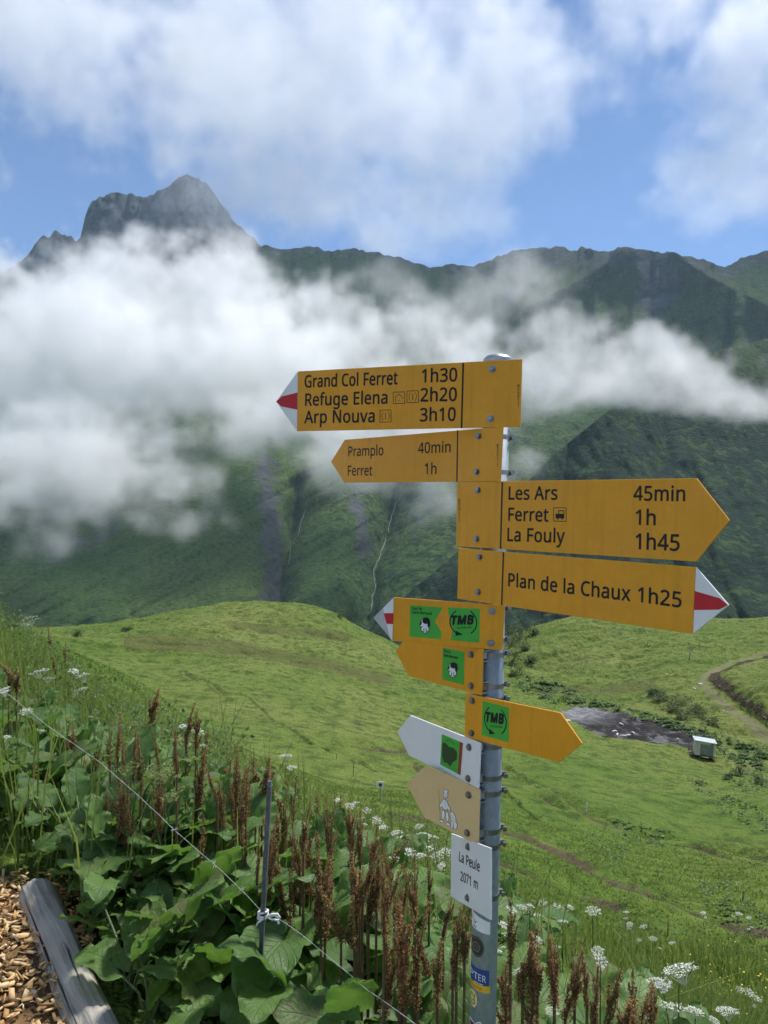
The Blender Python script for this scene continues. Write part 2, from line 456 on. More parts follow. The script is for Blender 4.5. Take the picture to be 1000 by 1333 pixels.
_s = np.concatenate([np.linspace(-2.2, -0.62, 60, endpoint=False), np.linspace(-0.62, 0.62, 760), np.linspace(0.62, 2.2, 61)[1:]])
_y = np.concatenate([np.geomspace(0.55, 12, 150, endpoint=False), np.geomspace(12, 230, 760, endpoint=False), np.geomspace(230, 800, 60)])
GS, GYY = np.meshgrid(_s, _y)
gx, gy = GS * GYY, GYY
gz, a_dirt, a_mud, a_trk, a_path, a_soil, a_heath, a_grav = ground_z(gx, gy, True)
t = NT("meadow_ground")
co = t.coord("Object")
n1 = t.noise(co, 0.09, 5, 0.6); n2 = t.noise(co, 0.9, 6, 0.65); n3 = t.noise(co, 7.0, 4, 0.7); n4 = t.noise(co, 0.03, 3, 0.5)
g = t.mix(t.ramp(n1, [(0.36, 0), (0.64, 1)]), (0.115, 0.185, 0.030), (0.185, 0.230, 0.052))
g = t.mix(t.ramp(n4, [(0.45, 0), (0.65, 0.8)]), g, (0.225, 0.245, 0.068))
g = t.mix(t.ramp(n2, [(0.46, 0), (0.62, 0.8)]), g, (0.048, 0.088, 0.018))
g = t.mix(t.ramp(n3, [(0.42, 0.0), (0.72, 0.55)]), g, (0.042, 0.075, 0.015))
dn = t.math('ADD', t.attr("dirt"), t.math('MULTIPLY', t.math('SUBTRACT', n2, 0.5), 1.0))
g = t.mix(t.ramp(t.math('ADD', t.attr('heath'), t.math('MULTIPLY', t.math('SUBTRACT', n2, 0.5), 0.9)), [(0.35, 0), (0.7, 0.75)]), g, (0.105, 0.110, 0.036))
soilc = t.ramp(n3, [(0.3, (0.045, 0.030, 0.018)), (0.7, (0.15, 0.11, 0.075))])
c = t.mix(t.ramp(dn, [(0.30, 0), (0.55, 0.92)]), g, soilc)
c = t.mix(t.ramp(t.math('ADD', t.attr("soil"), t.math('MULTIPLY', t.math('SUBTRACT', n2, 0.5), 1.2)), [(0.45, 0), (0.65, 1)]), c, t.ramp(n3, [(0.3, (0.03, 0.022, 0.014)), (0.7, (0.10, 0.075, 0.05))]))
tk = t.math('ADD', t.attr("track"), t.math('MULTIPLY', t.math('SUBTRACT', n2, 0.5), 1.1))
c = t.mix(t.ramp(tk, [(0.40, 0), (0.75, 0.85)]), c, t.ramp(n3, [(0.3, (0.13, 0.145, 0.055)), (0.7, (0.25, 0.22, 0.14))]))
mudc = t.ramp(t.noise(co, 0.35, 7, 0.75), [(0.35, (0.022, 0.020, 0.020)), (0.52, (0.040, 0.036, 0.035)), (0.60, (0.17, 0.17, 0.17)), (0.72, (0.08, 0.075, 0.07))])
mudc = t.mix(t.math('MULTIPLY', t.attr('gravel'), t.ramp(n3, [(0.3, 0.5), (0.6, 1)])), mudc, t.ramp(n2, [(0.35, (0.14, 0.14, 0.145)), (0.65, (0.34, 0.34, 0.345))]))
c = t.mix(t.ramp(t.math('ADD', t.attr("mud"), t.math('MULTIPLY', t.math('SUBTRACT', n2, 0.5), 0.7)), [(0.45, 0), (0.55, 1)]), c, mudc)
c = t.mix(t.attr("chips"), c, t.ramp(n3, [(0.3, (0.10, 0.06, 0.03)), (0.7, (0.24, 0.15, 0.07))]))
t.bump(t.math('ADD', t.math('MULTIPLY', n2, 1.0), t.math('MULTIPLY', n3, 0.35)), 0.9, 0.45)
M_ground = t.done(c, 0.95, 0, 0.12)
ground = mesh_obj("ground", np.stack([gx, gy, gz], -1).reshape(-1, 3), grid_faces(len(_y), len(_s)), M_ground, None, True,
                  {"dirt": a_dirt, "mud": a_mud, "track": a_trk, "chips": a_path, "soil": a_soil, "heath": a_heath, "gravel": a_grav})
tag(ground, "green alpine meadow falling away to knolls with ruts and a farm track", "ground", None, "structure")
# ------------------------------------------------------------------ clouds (density grids, filled in numpy, read by geometry nodes)
def cloud_mat(name, dens):
    m = bpy.data.materials.new(name); m.use_nodes = True
    t = m.node_tree; t.nodes.clear()
    o = t.nodes.new("ShaderNodeOutputMaterial"); p = t.nodes.new("ShaderNodeVolumePrincipled")
    p.inputs["Color"].default_value = (0.9995, 0.9995, 1.0, 1)
    p.inputs["Density"].default_value = dens
    p.inputs["Anisotropy"].default_value = 0.35
    t.links.new(p.outputs[0], o.inputs["Volume"])
    return m

def cloud_nodes(n, lo, hi):
    ng = bpy.data.node_groups.new("density_grid", "GeometryNodeTree")
    ng.interface.new_socket("Geometry", in_out='INPUT', socket_type='NodeSocketGeometry')
    ng.interface.new_socket("Geometry", in_out='OUTPUT', socket_type='NodeSocketGeometry')
    N = ng.nodes; L = ng.links
    gi = N.new("NodeGroupInput"); go = N.new("NodeGroupOutput")
    vc = N.new("GeometryNodeVolumeCube")
    vc.inputs["Min"].default_value = lo; vc.inputs["Max"].default_value = hi
    for ax, k in zip("XYZ", n): vc.inputs["Resolution " + ax].default_value = k
    pos = N.new("GeometryNodeInputPosition"); sep = N.new("ShaderNodeSeparateXYZ"); L.new(pos.outputs[0], sep.inputs[0])
    def mth(op, a, b=None, c=None):
        q = N.new("ShaderNodeMath"); q.operation = op
        for i, x in enumerate((a, b, c)):
            if x is None: continue
            if hasattr(x, "is_output"): L.new(x, q.inputs[i])
            else: q.inputs[i].default_value = x
        return q.outputs[0]
    ix = []
    for k in range(3):
        f = mth('MULTIPLY', mth('SUBTRACT', sep.outputs[k], lo[k]), (n[k] - 1) / (hi[k] - lo[k]))
        ix.append(mth('MAXIMUM', 0, mth('MINIMUM', n[k] - 1, mth('ROUND', f))))
    idx = mth('MULTIPLY_ADD', mth('MULTIPLY_ADD', ix[2], n[1], ix[1]), n[0], ix[0])
    at = N.new("GeometryNodeInputNamedAttribute"); at.data_type = 'FLOAT'; at.inputs[0].default_value = "density"
    si = N.new("GeometryNodeSampleIndex"); si.data_type = 'FLOAT'; si.domain = 'POINT'
    L.new(gi.outputs[0], si.inputs["Geometry"]); L.new(at.outputs[0], si.inputs["Value"]); L.new(idx, si.inputs["Index"])
    L.new(si.outputs[0], vc.inputs["Density"])
    sm = N.new("GeometryNodeSetMaterial"); L.new(vc.outputs[0], sm.inputs[0])
    L.new(sm.outputs[0], go.inputs[0])
    return ng, sm

def cloud(label, blobs, voxel, mat, edge, amp, nscale, depth_k=1.0, warp=0.35, metres=False):
    """blobs: (u, v, Y, ru, rv[, weight]) in photo pixels at depth Y"""
    cs = []; rs = []; ws = []
    for b in blobs:
        if metres:
            cs.append(Vector(b[:3])); rs.append((b[3], b[3], b[4])); ws.append(1.0); continue
        u, v, Y, ru, rv = b[:5]
        cs.append(P(u, v, Y)); rs.append((ru * Y / F, (ru + rv) * 0.5 * depth_k * Y / F, rv * Y / F)); ws.append(b[5] if len(b) > 5 else 1.0)
    cs = np.array(cs); rs = np.array(rs)
    lo = (cs - rs * 1.35).min(0); hi = (cs + rs * 1.35).max(0)
    n = tuple(int(max(8, round(d / voxel))) for d in (hi - lo))
    ax = [np.linspace(lo[k], hi[k], n[k]) for k in range(3)]
    Z, Yg, X = np.meshgrid(ax[2], ax[1], ax[0], indexing='ij')
    p = P3(X, Yg, Z)
    def shape(pp):
        S = np.full(pp.shape[:-1], -1.0)
        for c, r, wt in zip(cs, rs, ws):
            d = wt * (1 - np.sqrt((((pp - c) / r) ** 2).sum(-1)))
            S = np.maximum(S, d) + 0.25 * np.clip(np.minimum(S, d), 0, 1)
        return S
    live = shape(p) > -0.85          # only cells near the cloud need noise
    pl = p[live]; q = pl / nscale
    w = np.stack([fbm(q * 0.7 + 31.7 * k, 3) for k in (1, 2, 3)], -1) * nscale * warp
    S = shape(pl + w)
    fine = fbm(q * 1.5, 3, gain=0.6) + 0.95 * fbm(q * 5.1 + 3, 5, gain=0.62)
    S = S + amp * fine
    D = np.zeros(X.shape)
    D[live] = sstep(0.0, edge, S) ** 1.5 * np.clip(0.75 + 0.9 * fbm(q * 2.3 + 50, 5, gain=0.62), 0.08, 2)
    # fade at the walls of the grid
    for k, a in enumerate(ax):
        t = np.minimum(a - lo[k], hi[k] - a) / (hi[k] - lo[k])
        sh = [1, 1, 1]; sh[2 - k] = -1
        D = D * sstep(0.0, 0.05, t).reshape(sh)
    me = bpy.data.meshes.new("cloud")
    me.vertices.add(D.size)
    me.attributes.new("density", 'FLOAT', 'POINT').data.foreach_set("value", D.astype(np.float32).ravel())
    me.materials.append(mat)
    o = bpy.data.objects.new("cloud", me); C.objects.link(o)
    ng, sm = cloud_nodes(n, tuple(lo), tuple(hi))
    sm.inputs["Material"].default_value = mat
    md = o.modifiers.new("density", 'NODES'); md.node_group = ng
    tag(o, label, "cloud", None, "stuff")

    return o

M_bank = cloud_mat("bank_cloud", 0.0155)
M_wisp = cloud_mat("wisp_cloud", 0.005)
M_high = cloud_mat("high_cloud", 0.0030)
cloud("thick white cloud bank lying across the massif on the left",
      [(40, 430, 1850, 150, 75), (170, 380, 1900, 110, 70), (290, 395, 1900, 120, 75), (120, 470, 1700, 190, 90), (330, 470, 1700, 150, 90), (420, 430, 1750, 90, 60), (480, 470, 1700, 90, 70, .8),
       (560, 450, 1700, 90, 70, .6), (40, 560, 1450, 130, 70), (200, 570, 1400, 140, 55, .8), (400, 540, 1450, 130, 60), (500, 580, 1350, 110, 60), (450, 610, 1300, 90, 45), (560, 645, 1250, 55, 45), (370, 580, 1380, 70, 40),
       (50, 640, 1250, 120, 45, .8), (170, 645, 1230, 110, 45, .8), (-10, 665, 1230, 70, 50), (230, 630, 1230, 60, 30, .7), (-200, 480, 1700, 220, 120), (-250, 640, 1300, 200, 70), (-10, 350, 1900, 50, 30, .5), (600, 560, 1350, 70, 60, .7), (100, 500, 1600, 160, 80), (240, 480, 1600, 150, 80), (20, 600, 1300, 110, 60), (130, 600, 1300, 110, 50), (400, 470, 1600, 120, 80), (530, 520, 1400, 90, 60), (560, 600, 1280, 70, 50), (60, 690, 1180, 90, 40, .5), (200, 680, 1180, 70, 35, .45), (170, 330, 1950, 40, 35, .7), (240, 330, 1950, 70, 35, .6)],
      9, M_bank, 0.60, 0.66, 190)
cloud("thin veil of mist crossing the ridge above the sign tops",
      [(690, 345, 2400, 60, 40), (640, 385, 2300, 80, 50), (580, 410, 2200, 90, 50), (520, 390, 2200, 90, 40), (700, 390, 2200, 60, 40), (440, 370, 2300, 80, 30), (620, 440, 2000, 90, 50)],
      14, M_wisp, 0.8, 0.65, 210)
cloud("ragged white cloud bank drifting over the right hand valley side",
      [(720, 430, 1000, 65, 35), (770, 450, 1000, 80, 40), (840, 468, 1000, 90, 40), (930, 505, 980, 90, 32), (1000, 518, 960, 90, 28), (800, 515, 960, 110, 26), (700, 490, 1000, 80, 50, .8), (900, 530, 950, 80, 20, .8),
       (740, 485, 1000, 100, 45), (1100, 510, 960, 110, 40), (1250, 500, 1000, 130, 50), (640, 470, 1050, 70, 60, .7), (740, 420, 1000, 50, 35), (860, 490, 980, 100, 40), (960, 525, 950, 80, 26)],
      5.5, M_bank, 0.55, 0.7, 110)
cloud("small white puff beside the pole under the topmost sign", [(688, 600, 800, 40, 24), (660, 612, 800, 40, 24)], 3, M_bank, 0.8, 0.6, 45)
cloud("broad grey white cloud spread across the top of the sky",
      [(60, 30, 3300, 240, 120), (300, 80, 3300, 240, 140), (460, 50, 3300, 260, 130), (570, 110, 3300, 200, 130), (430, 230, 3250, 180, 80), (560, 240, 3250, 150, 85), (610, 170, 3250, 120, 110), (650, 270, 3250, 75, 55), (540, 305, 3200, 120, 32, .8),
       (330, 230, 3250, 110, 65, .8), (255, 240, 3250, 70, 55, .6), (690, 70, 3300, 100, 80, .8), (150, 120, 3300, 90, 60, .7), (225, 190, 3250, 55, 40, .5), (860, 20, 3300, 130, 80, .7), (960, 100, 3300, 80, 120), (975, 225, 3250, 100, 65), (900, 230, 3250, 60, 50, .6),
       (840, 90, 3300, 80, 60, .55), (-60, 150, 3300, 100, 60, .7), (1050, 20, 3300, 120, 100), (-200, 60, 3300, 220, 150), (1200, 120, 3300, 220, 170), (300, 265, 3150, 70, 55, .75), (275, 250, 3150, 40, 30, .6)],
      15, M_high, 0.75, 0.75, 480)

cloud("unseen white cumulus added behind the viewer for fill light",  # added out of view to throw white fill on sign fronts and foreground
      [(-2600, -900, 1300, 900, 500), (-1700, -1900, 1500, 1000, 600), (-400, -2400, 1500, 1000, 600), (900, -2300, 1600, 900, 550), (-1000, -1300, 2100, 800, 350), (-2500, 500, 1900, 700, 400), (200, -1500, 2400, 700, 300)],
      55, M_bank, 0.5, 0.5, 700, metres=True)
# ------------------------------------------------------------------ signpost
POLE_Y, POLE_R = 1.80, 0.0305
P_TOP, P_BOT = P(648, 468, POLE_Y), P(626.5, 1420, POLE_Y)
def pole_axis(v):
    """axis point of the pole at photo row v"""
    f = (v - 468) / (1420 - 468)
    return P_TOP.lerp(P_BOT, f)
POLE_UP = (P_TOP - P_BOT).normalized()

t = NT("sign_yellow"); _c = t.coord()
_y = t.ramp(t.noise(_c, 14, 6, 0.7), [(0.3, (0.74, 0.315, 0.006)), (0.7, (0.83, 0.36, 0.010))])
_st = t.noise(t.coord("Object", (55, 55, 3.0)), 1.0, 5, 0.65)       # faint rain streaks
_y = t.mix(t.ramp(_st, [(0.52, 0), (0.75, 0.30)]), _y, (0.40, 0.19, 0.012))
_sp = t.noise(_c, 260, 2, 0.5)                                       # specks of dirt
_y = t.mix(t.ramp(_sp, [(0.70, 0), (0.74, 0.5)]), _y, (0.16, 0.09, 0.02))
M_yellow = t.done(_y, t.ramp(t.noise(_c, 9, 5, 0.7), [(0.3, 0.34), (0.7, 0.58)]), 0, 0.4)
M_white = simple("sign_white", (0.80, 0.80, 0.79), 0.45, 0, 0.4, 0.05, 12)
M_beige = simple("sign_beige", (0.70, 0.50, 0.24), 0.5, 0, 0.4, 0.05, 12)
M_back = simple("bare_sign_back", (0.26, 0.27, 0.27), 0.6, 0.2, 0.4, 0.15, 20)
M_red = simple("sign_red", (0.55, 0.012, 0.02), 0.45, 0, 0.4)
M_black = simple("sign_black", (0.012, 0.012, 0.012), 0.5, 0, 0.3)
M_grey = simple("bare_aluminium", (0.50, 0.50, 0.50), 0.5, 0.4, 0.5, 0.1, 30)
M_green = simple("sticker_green", (0.06, 0.42, 0.045), 0.4, 0, 0.4, 0.06, 20)
M_dkred = simple("sticker_red", (0.32, 0.03, 0.03), 0.4)
M_blue = simple("sticker_blue", (0.02, 0.06, 0.24), 0.4)
M_gold = simple("sticker_gold", (0.75, 0.42, 0.03), 0.4)
M_cream = simple("sticker_cream", (0.72, 0.62, 0.25), 0.45)
M_purple = simple("sticker_purple", (0.16, 0.01, 0.09), 0.4)
M_olive = simple("sticker_dark_green", (0.02, 0.06, 0.015), 0.5)
M_steel = simple("stainless_steel", (0.27, 0.265, 0.255), 0.38, 1.0, 0.5, 0.12, 90)
M_alu = simple("clamp_aluminium", (0.42, 0.43, 0.43), 0.42, 0.85, 0.5, 0.1, 60)
M_rust = simple("clamp_brass_stain", (0.35, 0.19, 0.07), 0.5, 0.5)
t = NT("galvanised_steel")
_g = t.voro(t.coord("Object", (1, 1, 0.6)), 95, out="Color")
_gn = t.noise(t.coord("Object", (1, 1, 0.35)), 22, 6, 0.7)
_gc = t.mix(0.35, t.ramp(_gn, [(0.3, (0.19, 0.23, 0.26)), (0.7, (0.33, 0.37, 0.40))]), t.ramp(_g, [(0.0, (0.19, 0.22, 0.24)), (1.0, (0.40, 0.44, 0.46))]))
M_galv = t.done(_gc, t.ramp(_gn, [(0.3, 0.48), (0.7, 0.66)]), 0.35, 0.4)

def tube(pts, r, seg=10, cap=True):
    """tube along points; r scalar or list -> verts, faces"""
    pts = [Vector(p) for p in pts]; n = len(pts)
    rr = r if hasattr(r, "__len__") else [r] * n
    vs = []; fs = []
    ref = Vector((0.13, 0.21, 0.97))
    for i, p in enumerate(pts):
        d = (pts[min(i + 1, n - 1)] - pts[max(i - 1, 0)]).normalized()
        a = d.cross(ref)
        if a.length < 1e-3: a = d.cross(Vector((1, 0, 0)))
        a.normalize(); b = d.cross(a)
        for k in range(seg):
            w = 2 * math.pi * k / seg
            vs.append(p + (a * math.cos(w) + b * math.sin(w)) * rr[i])
    for i in range(n - 1):
        for k in range(seg):
            k2 = (k + 1) % seg
            fs.append((i * seg + k, i * seg + k2, (i + 1) * seg + k2, (i + 1) * seg + k))
    if cap:
        fs.append(tuple(range(seg))[::-1]); fs.append(tuple(range((n - 1) * seg, n * seg)))
    return vs, fs

class MB:
    """collects shapes into one mesh"""
    def __init__(s): s.v = []; s.f = []; s.m = []
    def add(s, vs, fs, mi=0):
        o = len(s.v); s.v += [tuple(v) for v in vs]; s.f += [tuple(i + o for i in f) for f in fs]; s.m += [mi] * len(fs)
    def box(s, c, ax, half, mi=0):
        c = Vector(c); a = [Vector(x) * h for x, h in zip(ax, half)]
        vs = [c + a[0] * i + a[1] * j + a[2] * k for i in (-1, 1) for j in (-1, 1) for k in (-1, 1)]
        s.add(vs, [(0, 1, 3, 2), (4, 6, 7, 5), (0, 4, 5, 1), (2, 3, 7, 6), (0, 2, 6, 4), (1, 5, 7, 3)], mi)
    def build(s, name, mats, parent=None, smooth=False):
        mats = mats if isinstance(mats, (list, tuple)) else [mats]
        o = mesh_obj(name, s.v, s.f, None, parent, smooth)
        for m in mats: o.data.materials.append(m)
        if len(mats) > 1:
            o.data.polygons.foreach_set("material_index", s.m)
        return o

def cyl(mb, c, axis, r, h, seg=16, mi=0, r2=None):
    axis = Vector(axis).normalized(); c = Vector(c)
    vs, fs = tube([c - axis * h / 2, c + axis * h / 2], [r, r if r2 is None else r2], seg)
    mb.add(vs, fs, mi)

